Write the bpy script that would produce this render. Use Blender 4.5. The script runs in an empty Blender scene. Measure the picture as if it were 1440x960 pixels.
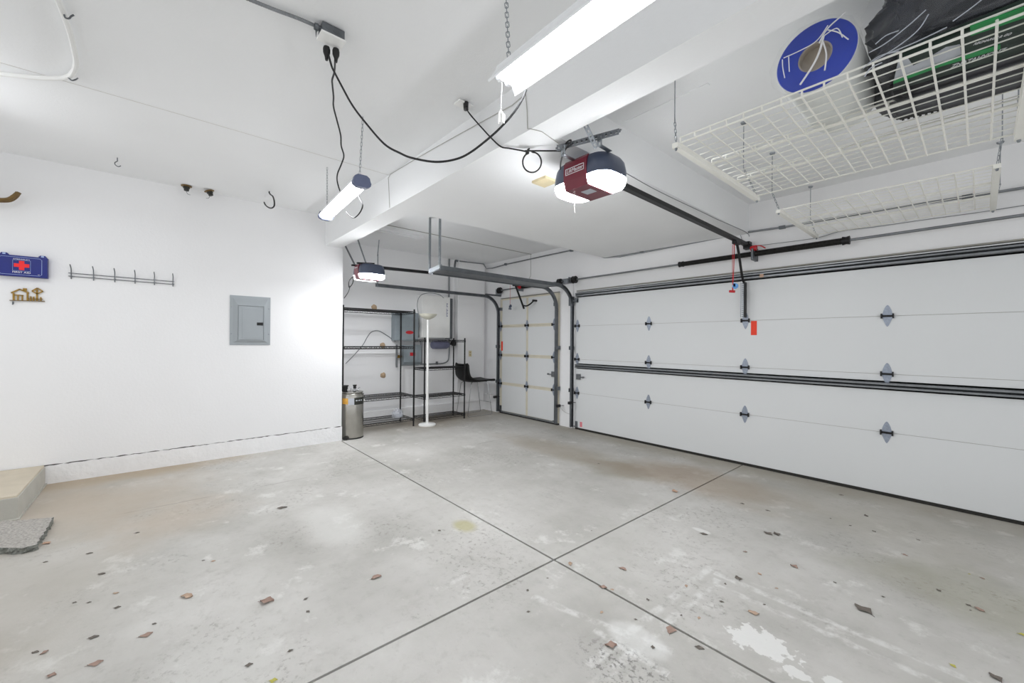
import bpy, bmesh, math, random
from mathutils import Vector, Matrix
C = bpy.context.scene.collection
S = bpy.context.scene
rnd = random.Random(7)

# ---------------------------------------------------------------- camera, world, exposure
cam_d = bpy.data.cameras.new('camera'); cam = bpy.data.objects.new('camera', cam_d); C.objects.link(cam)
cam_d.sensor_width = 36.0; cam_d.lens = 571.0 / 1440.0 * 36.0; cam_d.clip_start = 0.03
yaw, pitch, roll = math.radians(49.04), math.radians(0.07), math.radians(0.43)
fw = Vector((-math.sin(yaw), math.cos(yaw), 0)); rt = Vector((math.cos(yaw), math.sin(yaw), 0)); up = Vector((0, 0, 1))
fw2 = fw * math.cos(pitch) + up * math.sin(pitch); up2 = -fw * math.sin(pitch) + up * math.cos(pitch)
rt3 = rt * math.cos(roll) + up2 * math.sin(roll); up3 = -rt * math.sin(roll) + up2 * math.cos(roll)
cam.matrix_world = Matrix(((rt3.x, up3.x, -fw2.x, 0), (rt3.y, up3.y, -fw2.y, 0), (rt3.z, up3.z, -fw2.z, 1.39), (0, 0, 0, 1)))
S.camera = cam
S.view_settings.view_transform = 'Standard'; S.view_settings.look = 'None'
S.view_settings.gamma = 1.0; S.view_settings.use_curve_mapping = False
S.view_settings.exposure = 0.19
S.cycles.max_bounces = 20; S.cycles.diffuse_bounces = 14
WORLD = 0.90; TUBE = 22.0; LED = 21.0; OPENER = 84.0; OPENER2 = 175.0; OPENER3 = 14.0; LED2 = 34.0
w = bpy.data.worlds.new('world'); S.world = w; w.use_nodes = True
bg = w.node_tree.nodes['Background']; bg.inputs[0].default_value = (0.97, 0.985, 1.0, 1); bg.inputs[1].default_value = WORLD

# ---------------------------------------------------------------- materials
def lin(c):
    return tuple(((v / 255) / 12.92 if v <= 10 else ((v / 255 + 0.055) / 1.055) ** 2.4) for v in c)
def M(name, rgb, rough=0.5, metal=0.0, var=0.06, scale=12.0, bump=0.0, bscale=80.0, emit=0.0, alpha=1.0, spec=0.5):
    m = bpy.data.materials.new(name); m.use_nodes = True
    nt = m.node_tree; b = nt.nodes['Principled BSDF']; L = nt.links.new
    col = lin(rgb)
    tc = nt.nodes.new('ShaderNodeTexCoord')
    n = nt.nodes.new('ShaderNodeTexNoise'); n.inputs['Scale'].default_value = scale; n.inputs['Detail'].default_value = 5
    L(tc.outputs['Object'], n.inputs['Vector'])
    r = nt.nodes.new('ShaderNodeValToRGB')
    r.color_ramp.elements[0].position = 0.3; r.color_ramp.elements[1].position = 0.7
    r.color_ramp.elements[0].color = (*[max(0, c * (1 - var)) for c in col], 1)
    r.color_ramp.elements[1].color = (*[min(1, c * (1 + var)) for c in col], 1)
    L(n.outputs['Fac'], r.inputs['Fac']); L(r.outputs['Color'], b.inputs['Base Color'])
    b.inputs['Roughness'].default_value = rough; b.inputs['Metallic'].default_value = metal
    b.inputs['Specular IOR Level'].default_value = spec; b.inputs['Alpha'].default_value = alpha
    if bump:
        n2 = nt.nodes.new('ShaderNodeTexNoise'); n2.inputs['Scale'].default_value = bscale; n2.inputs['Detail'].default_value = 4
        L(tc.outputs['Object'], n2.inputs['Vector'])
        bp = nt.nodes.new('ShaderNodeBump'); bp.inputs['Strength'].default_value = bump; bp.inputs['Distance'].default_value = 0.01
        L(n2.outputs['Fac'], bp.inputs['Height']); L(bp.outputs['Normal'], b.inputs['Normal'])
    if emit:
        b.inputs['Emission Color'].default_value = (*col, 1); b.inputs['Emission Strength'].default_value = emit
    return m
m_wall = M('painted_wall', (238, 238, 239), 0.75, var=0.012, scale=1.5, bump=0.12, bscale=45)
m_ceil = M('painted_ceiling', (237, 238, 239), 0.8, var=0.01, scale=2, bump=0.15, bscale=70)
m_stem = M('painted_stem_wall', (240, 240, 241), 0.7, var=0.03, scale=6, bump=0.6, bscale=25)
m_crack = M('crack_dark', (104, 101, 98), 0.9)
m_door = M('door_panel_white', (218, 220, 221), 0.45, var=0.012, scale=1.2, bump=0.05, bscale=150)
m_doorseam = M('door_seam', (150, 148, 140), 0.7)
m_seam = M('ceiling_seam', (212, 210, 206), 0.8)
m_hinge = M('hinge_zinc', (150, 158, 172), 0.38, 0.35, var=0.12, scale=60)
m_rail = M('door_rail_cream', (214, 208, 190), 0.6, var=0.05, scale=8)
m_seal = M('rubber_seal', (38, 37, 34), 0.8)
m_galv = M('galvanized_steel', (150, 155, 160), 0.35, 0.85, var=0.14, scale=30)
m_steel = M('dark_track_steel', (112, 116, 120), 0.42, 0.8, var=0.15, scale=14)
m_strut = M('strut_steel', (128, 131, 134), 0.4, 0.8, var=0.12, scale=10)
m_black = M('black_metal', (24, 24, 25), 0.45, 0.3, var=0.2)
m_spring = M('oiled_spring', (30, 29, 27), 0.4, 0.6, var=0.25, scale=60)
m_rubber = M('black_rubber', (20, 20, 21), 0.55)
m_red = M('red_plastic', (190, 30, 40), 0.45)
m_tag = M('orange_red_label', (236, 62, 34), 0.6)
m_pink = M('faded_pink_label', (226, 130, 140), 0.7)
m_white = M('white_enamel', (240, 240, 238), 0.4, var=0.02)
m_wire = M('white_coated_wire', (236, 235, 228), 0.45, var=0.02)
m_grey = M('panel_grey', (158, 164, 168), 0.4, 0.25, var=0.03, scale=5)
m_greyd = M('box_grey_blue', (150, 160, 166), 0.4, 0.2, var=0.04)
m_conduit = M('conduit_steel', (140, 143, 146), 0.4, 0.75, var=0.1)
m_brass = M('aged_brass', (150, 118, 52), 0.4, 0.6, var=0.25, scale=40)
m_bronze = M('bronze_vinyl', (112, 88, 46), 0.4, 0.2, var=0.2, scale=30)
m_blue = M('navy_plastic', (2, 24, 116), 0.45, var=0.06)
m_bluew = M('pale_blue_print', (170, 190, 230), 0.5)
m_cross = M('red_cross', (238, 24, 30), 0.5)
m_cord = M('black_cord', (22, 22, 24), 0.5)
m_thinw = M('grey_bell_wire', (176, 175, 170), 0.6)
m_opener = M('opener_housing', (70, 78, 98), 0.3, 0.1, var=0.04)
m_maroon = M('opener_maroon', (112, 28, 46), 0.32, 0.0, var=0.05)
m_logo = M('silver_print', (225, 225, 228), 0.35, 0.2)
m_lens = M('lit_lens', (250, 252, 255), 0.5, emit=OPENER)
m_lens2 = M('lit_lens_recess', (250, 252, 255), 0.5, emit=OPENER2)
m_lens3 = M('lit_lens_wall_side', (250, 252, 255), 0.5, emit=OPENER3)
m_tube = M('lit_tube', (250, 252, 255), 0.5, emit=TUBE)
m_led = M('lit_diffuser', (250, 252, 255), 0.5, emit=LED)
m_led2 = M('lit_diffuser_side', (250, 252, 255), 0.5, emit=LED2)
m_hose = M('pale_hose', (226, 226, 224), 0.55, var=0.02)
m_refl = M('white_reflector', (238, 240, 242), 0.3, var=0.01)
m_ledcap = M('slate_end_cap', (92, 100, 128), 0.45)
m_chrome = M('chrome', (205, 207, 210), 0.14, 1.0, var=0.05)
m_inox = M('brushed_stainless', (178, 176, 170), 0.24, 1.0, var=0.06, scale=9)
m_label = M('dark_label', (38, 40, 34), 0.5)
m_amber = M('amber_label', (222, 168, 74), 0.5)
m_leather = M('black_leather', (13, 13, 13), 0.5, var=0.2, bump=0.1, spec=0.3)
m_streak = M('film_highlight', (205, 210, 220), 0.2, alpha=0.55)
m_ivory = M('ivory_plate', (214, 206, 168), 0.5)
m_tan = M('tan_foam', (182, 158, 130), 0.9, var=0.15, scale=40)
m_step = M('step_concrete', (196, 186, 168), 0.85, var=0.07, scale=5, bump=0.2, bscale=60)
m_stepside = M('step_painted_side', (184, 182, 174), 0.85, var=0.05, scale=7, bump=0.2, bscale=60)
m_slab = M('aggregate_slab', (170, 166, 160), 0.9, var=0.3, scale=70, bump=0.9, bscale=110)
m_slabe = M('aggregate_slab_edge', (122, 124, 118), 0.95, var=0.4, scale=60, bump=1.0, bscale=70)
m_leafb = M('leaf_brown', (152, 128, 116), 0.8, var=0.3, scale=50)
m_leafd = M('leaf_dark', (104, 97, 90), 0.85, var=0.3, scale=50)
m_leaft = M('leaf_tan', (176, 152, 132), 0.8, var=0.25, scale=50)
m_leafy = M('leaf_yellow', (178, 172, 84), 0.8, var=0.2, scale=50)
m_leafo = M('leaf_orange', (188, 156, 134), 0.8, var=0.2, scale=50)
m_film = M('clear_film', (238, 240, 242), 0.18, alpha=0.05, spec=0.8)
m_filmb = M('clear_film_glossy', (215, 220, 228), 0.10, alpha=0.07, spec=1.0)
m_rollblue = M('roll_blue', (8, 54, 176), 0.35, var=0.08, scale=8)
m_core = M('cardboard_core', (172, 162, 148), 0.8, var=0.12)
m_rollw = M('roll_white', (226, 228, 226), 0.55, var=0.03)
m_cloth = M('charcoal_nylon', (30, 31, 38), 0.33, var=0.7, scale=6, bump=0.0)
m_green = M('box_green', (0, 140, 66), 0.45, var=0.08)
m_boxdk = M('box_dark_green', (10, 38, 26), 0.45, var=0.2)
m_boxg = M('box_grey', (186, 190, 198), 0.5, var=0.05)
m_tie = M('purple_grey_plastic', (118, 120, 146), 0.5)
m_soil = M('joint_dark', (92, 90, 86), 0.95)
m_clear = M('clear_plastic', (225, 230, 240), 0.15, alpha=0.35, spec=0.8)
m_bluep = M('light_blue_tag', (90, 150, 215), 0.5)
m_beige = M('beige_block', (214, 200, 164), 0.7)
m_shadeb = M('lamp_bowl', (214, 212, 198), 0.5)

# concrete floor: procedural stains with shapes of their own
def floor_material():
    m = bpy.data.materials.new('concrete_floor'); m.use_nodes = True
    nt = m.node_tree; N = nt.nodes.new; L = nt.links.new; b = nt.nodes['Principled BSDF']
    tc = N('ShaderNodeTexCoord'); P = tc.outputs['Object']
    def noise(s, d=6, rough=0.6):
        n = N('ShaderNodeTexNoise'); n.inputs['Scale'].default_value = s; n.inputs['Detail'].default_value = d
        n.inputs['Roughness'].default_value = rough; L(P, n.inputs['Vector']); return n.outputs['Fac']
    def math_(op, a, c=None):
        n = N('ShaderNodeMath'); n.operation = op
        for i, v in enumerate((a, c)):
            if v is None: continue
            if isinstance(v, (int, float)): n.inputs[i].default_value = v
            else: L(v, n.inputs[i])
        return n.outputs[0]
    def ramp(f, a, c):
        n = N('ShaderNodeMapRange'); n.inputs['From Min'].default_value = a; n.inputs['From Max'].default_value = c
        n.interpolation_type = 'SMOOTHSTEP'; L(f, n.inputs['Value']); return n.outputs[0]
    def mix(fac, c1, rgb, k=1.0, mode='MIX'):
        n = N('ShaderNodeMix'); n.data_type = 'RGBA'; n.blend_type = mode
        L(math_('MULTIPLY', fac, k), n.inputs[0]); L(c1, n.inputs[6]); n.inputs[7].default_value = (*lin(rgb), 1)
        return n.outputs[2]
    base = N('ShaderNodeValToRGB'); base.color_ramp.elements[0].position = 0.32; base.color_ramp.elements[1].position = 0.68
    base.color_ramp.elements[0].color = (*lin((164, 162, 156)), 1); base.color_ramp.elements[1].color = (*lin((199, 197, 193)), 1)
    L(noise(0.9, 8, 0.62), base.inputs['Fac']); c = base.outputs['Color']
    # fine mottling, pits and pale scuffs
    c = mix(ramp(noise(14, 8, 0.7), 0.5, 0.75), c, (158, 156, 150), 0.5)
    c = mix(ramp(noise(3.3, 7, 0.7), 0.56, 0.68), c, (212, 211, 207), 0.65)
    c = mix(ramp(noise(2.1, 9, 0.75), 0.55, 0.72), c, (160, 157, 151), 0.55)
    c = mix(math_('MULTIPLY', ramp(noise(1.1, 3), 0.5, 0.62), ramp(noise(26, 6, 0.75), 0.52, 0.64)), c, (128, 124, 117), 0.6)
    c = mix(ramp(noise(70, 3, 0.6), 0.68, 0.76), c, (120, 116, 108), 0.55)
    sp = N('ShaderNodeSeparateXYZ'); L(P, sp.inputs[0]); X, Y = sp.outputs[0], sp.outputs[1]
    wob = math_('MULTIPLY', math_('SUBTRACT', noise(2.2, 5), 0.5), 1.1)
    wob3 = math_('MULTIPLY', math_('SUBTRACT', noise(17, 4, 0.55), 0.5), 3.4)
    wob2 = math_('MULTIPLY', math_('SUBTRACT', noise(6.5, 6), 0.5), 0.5)
    def blob(cx, cy, rx, ry, soft=0.6, wb=wob):
        dx = math_('DIVIDE', math_('SUBTRACT', X, cx), rx); dy = math_('DIVIDE', math_('SUBTRACT', Y, cy), ry)
        d = math_('SQRT', math_('ADD', math_('MULTIPLY', dx, dx), math_('MULTIPLY', dy, dy)))
        return math_('SUBTRACT', 1.0, ramp(math_('ADD', d, wb), 1 - soft, 1 + soft * 0.3))
    def band(x0, y0, x1, y1, wd):
        ln = math.hypot(x1 - x0, y1 - y0); ux, uy = (x1 - x0) / ln, (y1 - y0) / ln
        rx = math_('SUBTRACT', X, x0); ry = math_('SUBTRACT', Y, y0)
        t = math_('ADD', math_('MULTIPLY', rx, ux), math_('MULTIPLY', ry, uy))
        dd = math_('ABSOLUTE', math_('SUBTRACT', math_('MULTIPLY', rx, uy), math_('MULTIPLY', ry, ux)))
        inside = math_('MULTIPLY', math_('GREATER_THAN', t, 0.0), math_('LESS_THAN', t, ln))
        return math_('MULTIPLY', inside, math_('SUBTRACT', 1.0, ramp(math_('ADD', dd, math_('MULTIPLY', wob2, 0.05)), wd * 0.35, wd)))
    c = mix(blob(-1.9, 4.15, 1.0, 0.5), c, (150, 128, 102), 0.55)
    c = mix(blob(-3.6, 3.9, 1.2, 0.35), c, (154, 142, 122), 0.5)
    c = mix(blob(-2.65, 3.8, 0.5, 0.3), c, (140, 130, 112), 0.5)
    c = mix(blob(0.1, 3.4, 0.7, 0.4), c, (136, 134, 104), 0.35)
    c = mix(blob(-0.6, 4.3, 1.3, 0.7, 0.9), c, (166, 161, 148), 0.45)
    c = mix(blob(-2.3, 4.95, 5.2, 0.30, 0.9), c, (150, 142, 126), 0.6)
    c = mix(blob(-6.4, 3.6, 0.75, 1.8, 0.8), c, (150, 138, 120), 0.7)
    c = mix(blob(-5.75, -0.4, 0.28, 1.6, 0.8), c, (166, 146, 118), 0.7)
    c = mix(blob(-4.9, -0.5, 1.0, 1.0, 0.9), c, (176, 163, 146), 0.75)
    c = mix(blob(-3.4, -0.6, 1.2, 0.6, 0.9), c, (174, 168, 158), 0.5)
    c = mix(blob(-4.1, 0.1, 0.5, 0.5, 0.9), c, (170, 154, 134), 0.5)
    c = mix(blob(-2.6, -0.75, 0.5, 0.35, 0.9), c, (150, 140, 122), 0.55)
    c = mix(blob(-2.55, 1.75, 0.12, 0.09, 0.5), c, (172, 166, 120), 0.75)
    c = mix(blob(-2.1, 0.2, 0.35, 0.3, 0.7), c, (206, 205, 201), 0.5)
    c = mix(blob(-3.2, 1.0, 0.5, 0.25, 0.6), c, (206, 205, 201), 0.6)
    pale = (222, 222, 219)
    c = mix(blob(-0.66, 2.12, 0.13, 0.10, 0.15, wob3), c, pale, 0.75)
    c = mix(blob(-0.50, 2.05, 0.05, 0.035, 0.15, wob3), c, pale, 0.7)
    c = mix(blob(-0.40, 2.1, 0.04, 0.03, 0.15, wob3), c, pale, 0.7)
    c = mix(blob(-1.35, 3.05, 0.07, 0.03, 0.3, wob2), c, pale, 0.6)
    for x0, y0, x1, y1 in ((-1.02, 1.25, -1.01, 2.5), (-1.1, 1.4, -1.09, 2.6), (-1.05, 2.55, 0.1, 2.55), (-1.02, 2.43, 0.05, 2.43), (-1.22, 1.6, -0.85, 1.62), (-1.6, 1.55, -0.9, 1.75)):
        c = mix(math_('MULTIPLY', band(x0, y0, x1, y1, 0.032), ramp(noise(9, 5, 0.7), 0.40, 0.62)), c, (216, 216, 213), 0.6)
    c = mix(blob(-1.05, 1.7, 0.16, 0.10, 0.3, wob2), c, (212, 212, 209), 0.5)
    c = mix(math_('MULTIPLY', blob(-0.95, 1.5, 0.3, 0.16, 0.6, wob2), ramp(noise(38, 4, 0.7), 0.5, 0.62)), c, (112, 110, 106), 0.8)
    # faint saw line running along the left wall
    ln_ = math_('SUBTRACT', 1.0, ramp(math_('ABSOLUTE', math_('ADD', math_('ADD', X, 4.47), math_('MULTIPLY', wob2, 0.06))), 0.003, 0.012))
    c = mix(math_('MULTIPLY', ln_, ramp(noise(1.7, 3), 0.42, 0.55)), c, (140, 136, 130), 0.6)
    L(c, b.inputs['Base Color']); b.inputs['Roughness'].default_value = 0.72; b.inputs['Specular IOR Level'].default_value = 0.35
    bp = N('ShaderNodeBump'); bp.inputs['Strength'].default_value = 0.25; bp.inputs['Distance'].default_value = 0.006
    L(noise(30, 7, 0.7), bp.inputs['Height']); L(bp.outputs['Normal'], b.inputs['Normal'])
    return m
m_floor = floor_material()

# ---------------------------------------------------------------- mesh helpers
class MB:
    def __init__(self): self.bm = bmesh.new()
    def face(self, pts):
        return self.bm.faces.new([self.bm.verts.new(p) for p in pts])
    def box(self, x0, x1, y0, y1, z0, z1, bevel=0.0, mat=None):
        vs = [self.bm.verts.new((x, y, z)) for x in (x0, x1) for y in (y0, y1) for z in (z0, z1)]
        if mat is not None:
            for v in vs: v.co = mat @ v.co
        fs = [self.bm.faces.new([vs[i] for i in q]) for q in ((0, 1, 3, 2), (4, 6, 7, 5), (0, 4, 5, 1), (2, 3, 7, 6), (0, 2, 6, 4), (1, 5, 7, 3))]
        if bevel:
            es = set(e for f in fs for e in f.edges)
            bmesh.ops.bevel(self.bm, geom=list(es), offset=bevel, segments=2, affect='EDGES', profile=0.6)
        return self
    def prism(self, pts, d):
        """closed polygon PTS (3-D, planar) extruded by vector D"""
        d = Vector(d); a = [self.bm.verts.new(p) for p in pts]; c = [self.bm.verts.new(Vector(p) + d) for p in pts]
        n = len(a); self.bm.faces.new(a); self.bm.faces.new(c[::-1])
        for i in range(n): self.bm.faces.new((a[i], c[i], c[(i + 1) % n], a[(i + 1) % n]))
        return self
    def tube(self, pts, r, n=8, closed=False, cap=True):
        pts = [Vector(p) for p in pts]; k = len(pts); rings = []; nrm = None
        for i, p in enumerate(pts):
            if closed: t = pts[(i + 1) % k] - pts[i - 1]
            elif i == 0: t = pts[1] - p
            elif i == k - 1: t = p - pts[-2]
            else: t = (pts[i + 1] - p).normalized() + (p - pts[i - 1]).normalized()
            if t.length < 1e-9: t = Vector((0, 0, 1))
            t.normalize()
            if nrm is None:
                nrm = t.orthogonal().normalized()
            else:
                nrm = (nrm - t * nrm.dot(t))
                nrm = nrm.normalized() if nrm.length > 1e-6 else t.orthogonal().normalized()
            bi = t.cross(nrm); rr = r[i] if isinstance(r, (list, tuple)) else r
            rings.append([self.bm.verts.new(p + (nrm * math.cos(a) + bi * math.sin(a)) * rr) for a in (2 * math.pi * (j + 0.5) / n for j in range(n))])
        for i in range(k if closed else k - 1):
            A, B = rings[i], rings[(i + 1) % k]
            for j in range(n): self.bm.faces.new((A[j], A[(j + 1) % n], B[(j + 1) % n], B[j]))
        if cap and not closed:
            self.bm.faces.new(rings[0][::-1]); self.bm.faces.new(rings[-1])
        return self
    def rod(self, a, b, r, n=8): return self.tube([a, b], r, n)
    def bar(self, a, b, wid, hgt, upv=(0, 0, 1)):
        """rectangular bar from A to B: WID across, HGT along UPV"""
        a, b = Vector(a), Vector(b); t = (b - a).normalized(); u = Vector(upv); u = (u - t * u.dot(t)).normalized(); s = t.cross(u)
        q = [a + s * wid / 2 * i + u * hgt / 2 * j for i, j in ((-1, -1), (1, -1), (1, 1), (-1, 1))]
        return self.prism(q, b - a)
    def lathe(self, prof, c=(0, 0, 0), n=32, axis='Z'):
        c = Vector(c); rings = []
        def pt(r, h, a):
            x, y = r * math.cos(a), r * math.sin(a)
            return c + (Vector((x, y, h)) if axis == 'Z' else Vector((x, h, y)) if axis == 'Y' else Vector((h, x, y)))
        for r, h in prof:
            if r < 1e-6: rings.append([self.bm.verts.new(pt(0, h, 0))])
            else: rings.append([self.bm.verts.new(pt(r, h, 2 * math.pi * j / n)) for j in range(n)])
        for A, B in zip(rings, rings[1:]):
            if len(A) == 1 and len(B) == 1: continue
            for j in range(n):
                if len(A) == 1: self.bm.faces.new((A[0], B[j], B[(j + 1) % n]))
                elif len(B) == 1: self.bm.faces.new((A[j], A[(j + 1) % n], B[0]))
                else: self.bm.faces.new((A[j], A[(j + 1) % n], B[(j + 1) % n], B[j]))
        return self
    def link(self, c, ax, side, ln=0.028, wd=0.014, r=0.0022):
        """one chain link: long axis AX, flat in the plane of AX and SIDE"""
        c = Vector(c); ax = Vector(ax).normalized(); s = Vector(side); s = (s - ax * s.dot(ax)).normalized(); P = []
        h = ln / 2 - wd / 2
        for k in range(10):
            a = 2 * math.pi * k / 10
            P.append(c + ax * (math.sin(a) * wd / 2 + (h if math.sin(a) > 0 else -h)) + s * math.cos(a) * wd / 2)
        return self.tube(P, r, 5, closed=True)
    def chain(self, a, b, ln=0.028, wd=0.014, r=0.0022):
        a, b = Vector(a), Vector(b); t = b - a; k = max(1, int(t.length / (ln - 3.2 * r))); t.normalize(); o = t.orthogonal().normalized(); q = t.cross(o)
        for i in range(k): self.link(a + (b - a) * (i + 0.5) / k, t, o if i % 2 else q, ln, wd, r)
        return self
    def build(self, name, mat, parent=None, smooth=False, props=None):
        bm = self.bm; bmesh.ops.remove_doubles(bm, verts=bm.verts, dist=1e-6); bmesh.ops.recalc_face_normals(bm, faces=bm.faces)
        me = bpy.data.meshes.new(name); bm.to_mesh(me); bm.free()
        mats = mat if isinstance(mat, (list, tuple)) else [mat]
        for x in mats: me.materials.append(x)
        if smooth:
            me.polygons.foreach_set('use_smooth', [True] * len(me.polygons)); me.set_sharp_from_angle(angle=math.radians(35))
        o = bpy.data.objects.new(name, me); C.objects.link(o)
        if parent is not None:
            o.parent = parent; off = wloc(parent)
            me.transform(Matrix.Translation(-off))
        else:
            co = [v.co for v in me.vertices]
            lo = Vector((min(c.x for c in co), min(c.y for c in co), min(c.z for c in co))); hi = Vector((max(c.x for c in co), max(c.y for c in co), max(c.z for c in co)))
            if props != 'keep':
                c0 = Vector(((lo.x + hi.x) / 2, (lo.y + hi.y) / 2, lo.z)); me.transform(Matrix.Translation(-c0)); o.location = c0
        return o
def split(mb, name, mat, parent, label=None, smooth=False):
    """one part for every loose piece gathered in MB"""
    bm = mb.bm; bm.verts.ensure_lookup_table(); seen = set(); out = []
    for v0 in bm.verts:
        if v0 in seen: continue
        st, comp = [v0], []; seen.add(v0)
        while st:
            v = st.pop(); comp.append(v)
            for e in v.link_edges:
                u = e.other_vert(v)
                if u not in seen: seen.add(u); st.append(u)
        n = MB(); mp = {v: n.bm.verts.new(v.co) for v in comp}
        for f in set(f for v in comp for f in v.link_faces): n.bm.faces.new([mp[v] for v in f.verts])
        o = n.build(name, mat, parent, smooth); out.append(o)
        if label: o['label'] = label
    bm.free(); return out
def wloc(o):
    v = Vector((0, 0, 0))
    while o is not None: v = v + o.location; o = o.parent
    return v
def tag(o, label, cat, group=None):
    o['label'] = label; o['category'] = cat
    if group: o['group'] = group
    return o
def thing(name, label, cat, loc, group=None):
    o = bpy.data.objects.new(name, None); o.empty_display_size = 0.05; C.objects.link(o); o.location = loc
    return tag(o, label, cat, group)
def struct(o, label=None):
    o['kind'] = 'structure'
    if label: o['label'] = label
    return o
def part(o, label):
    o['label'] = label; return o
def copies(o, offs):
    r = []
    for d in offs:
        c = o.copy(); C.objects.link(c); c.location = o.location + Vector(d); r.append(c)
    return r
def spline(pts, k=6, closed=False):
    pts = [Vector(p) for p in pts]; n = len(pts); out = []
    for i in range(n if closed else n - 1):
        g = lambda j: pts[j % n] if closed else pts[max(0, min(n - 1, j))]
        p0, p1, p2, p3 = g(i - 1), g(i), g(i + 1), g(i + 2)
        for s in range(k):
            t = s / k
            out.append(0.5 * ((2 * p1) + (p2 - p0) * t + (2 * p0 - 5 * p1 + 4 * p2 - p3) * t * t + (3 * p1 - p0 - 3 * p2 + p3) * t ** 3))
    if not closed: out.append(pts[-1])
    return out
def text(name, s, org, right, upv, size, mat, parent, width=None, depth=0.0015, shear=0.0, bold=0.0):
    cu = bpy.data.curves.new(name, 'FONT'); cu.body = s; cu.size = size; cu.extrude = 0.0; cu.shear = shear; cu.offset = bold * size
    cu.align_x = 'CENTER'; cu.align_y = 'CENTER'
    tmp = bpy.data.objects.new(name + '_tmp', cu); C.objects.link(tmp)
    bpy.context.view_layer.update()
    me = bpy.data.meshes.new_from_object(tmp.evaluated_get(bpy.context.evaluated_depsgraph_get()))
    bpy.data.objects.remove(tmp); bpy.data.curves.remove(cu)
    right = Vector(right).normalized(); upv = Vector(upv).normalized(); nn = right.cross(upv)
    k = 1.0
    if width:
        xs = [v.co.x for v in me.vertices]; k = width / max(1e-6, max(xs) - min(xs))
    off = wloc(parent) if parent else Vector((0, 0, 0))
    bm = bmesh.new(); bm.from_mesh(me)
    for v in bm.verts: v.co = Vector(org) + right * v.co.x * k + upv * v.co.y - off
    g = bmesh.ops.extrude_face_region(bm, geom=list(bm.faces))
    for v in [x for x in g['geom'] if isinstance(x, bmesh.types.BMVert)]: v.co += nn * depth
    bm.to_mesh(me); bm.free(); me.materials.clear(); me.materials.append(mat)
    o = bpy.data.objects.new(name, me); C.objects.link(o)
    if parent: o.parent = parent
    return o

# ================================================================ the shell
XL, XB, YF, XR, YR = -5.83, -6.75, 5.10, 1.35, -2.6
b = MB()                                               # slab cut by two control joints; a dark bed shows in the cuts
JX, JY, g = -1.779, 1.913, 0.0072
for x0, x1 in ((-7.0, JX - g), (JX + g, 1.5)):
    for y0, y1 in ((YR, JY - g), (JY + g, 5.3)):
        b.box(x0, x1, y0, y1, -0.10, 0.0)
fl = b.build('floor', m_floor, props='keep'); struct(fl)
bed = MB().box(-7.0, 1.5, YR, 5.3, -0.12, -0.018).build('joint_bed', m_soil, fl)

# left wall with a ragged crack above its stem
def ragged(x0, y0, y1, z, amp, n, seed):
    r = random.Random(seed); return [(x0, y0 + (y1 - y0) * i / n, z + r.uniform(-amp, amp)) for i in range(n + 1)]
b = MB()
lo = ragged(XL, YR, 1.925, 0.200, 0.004, 130, 3)
lo = [(p[0], p[1], p[2] - 0.02 + 0.02 * (p[1] + 1.0) / 2.9) for p in lo]
for p, q in zip(lo, lo[1:]): b.face([p, q, (XL, q[1], 3.12), (XL, p[1], 3.12)])
b.face([(XL, 1.925, 0.19), (-6.95, 1.925, 0.19), (-6.95, 1.925, 3.12), (XL, 1.925, 3.12)])
b.box(-6.95, XL - 0.02, YR, 1.92, 0.0, 3.12)
wl = struct(b.build('wall_left', m_wall, props='keep'))
b = MB(); b.prism([(XL - 0.004, YR, 0.14), (XL - 0.004, 1.91, 0.175), (XL - 0.004, 1.91, 0.225), (XL - 0.004, YR, 0.19)], (-0.004, 0, 0)); b.build('crack', m_crack, wl)
b = MB()
hi = ragged(XL + 0.006, YR, 1.93, 0.1925, 0.0045, 150, 9)
hi = [(p[0], p[1], p[2] - 0.02 + 0.02 * (p[1] + 1.0) / 2.9) for p in hi]
rr = random.Random(4)
for p, q in zip(hi, hi[1:]):
    j = 0.002
    b.face([(p[0], p[1], -0.01), (q[0], q[1], -0.01), q, p]); b.face([p, q, (XL - 0.03, q[1], q[2]), (XL - 0.03, p[1], p[2])])
b.face([(XL + 0.006, 1.93, 0), (-6.95, 1.93, 0), (-6.95, 1.93, 0.19), (XL + 0.006, 1.93, 0.19)])
struct(b.build('baseboard_left', m_stem, props='keep'))
# wall behind the shelving, its stem wall, and the boxed chase in the corner
struct(MB().box(-6.95, XB, 1.9, 5.25, 0.2, 3.02).build('wall_back', m_wall, props='keep'))
struct(MB().box(-6.95, XB + 0.05, 1.9, 5.25, -0.01, 0.205, bevel=0.006).build('baseboard_back', m_stem, props='keep'))
struct(MB().box(-6.80, -6.60, 4.345, 4.975, 0.21, 3.0, bevel=0.004).build('trim_1', m_wall, props='keep'))
b = MB().box(-6.95, XR + 0.1, YF, YF + 0.15, 0.0, 3.02)
struct(b.build('wall_front', m_wall, props='keep'))
struct(MB().box(-6.75, -6.24, YF - 0.05, YF + 0.01, 0.0, 0.33, bevel=0.004).build('baseboard_front', m_stem, props='keep'))   # low plinth at the corner
struct(MB().box(-4.60, -4.34, YF - 0.03, YF + 0.01, 0.0, 2.45, bevel=0.003).build('trim_10', m_wall, props='keep'))          # post between the two doors
struct(MB().box(XR, XR + 0.1, 4.4, YF + 0.1, 0.0, 3.1).build('wall_right', m_wall, props='keep'))
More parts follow.
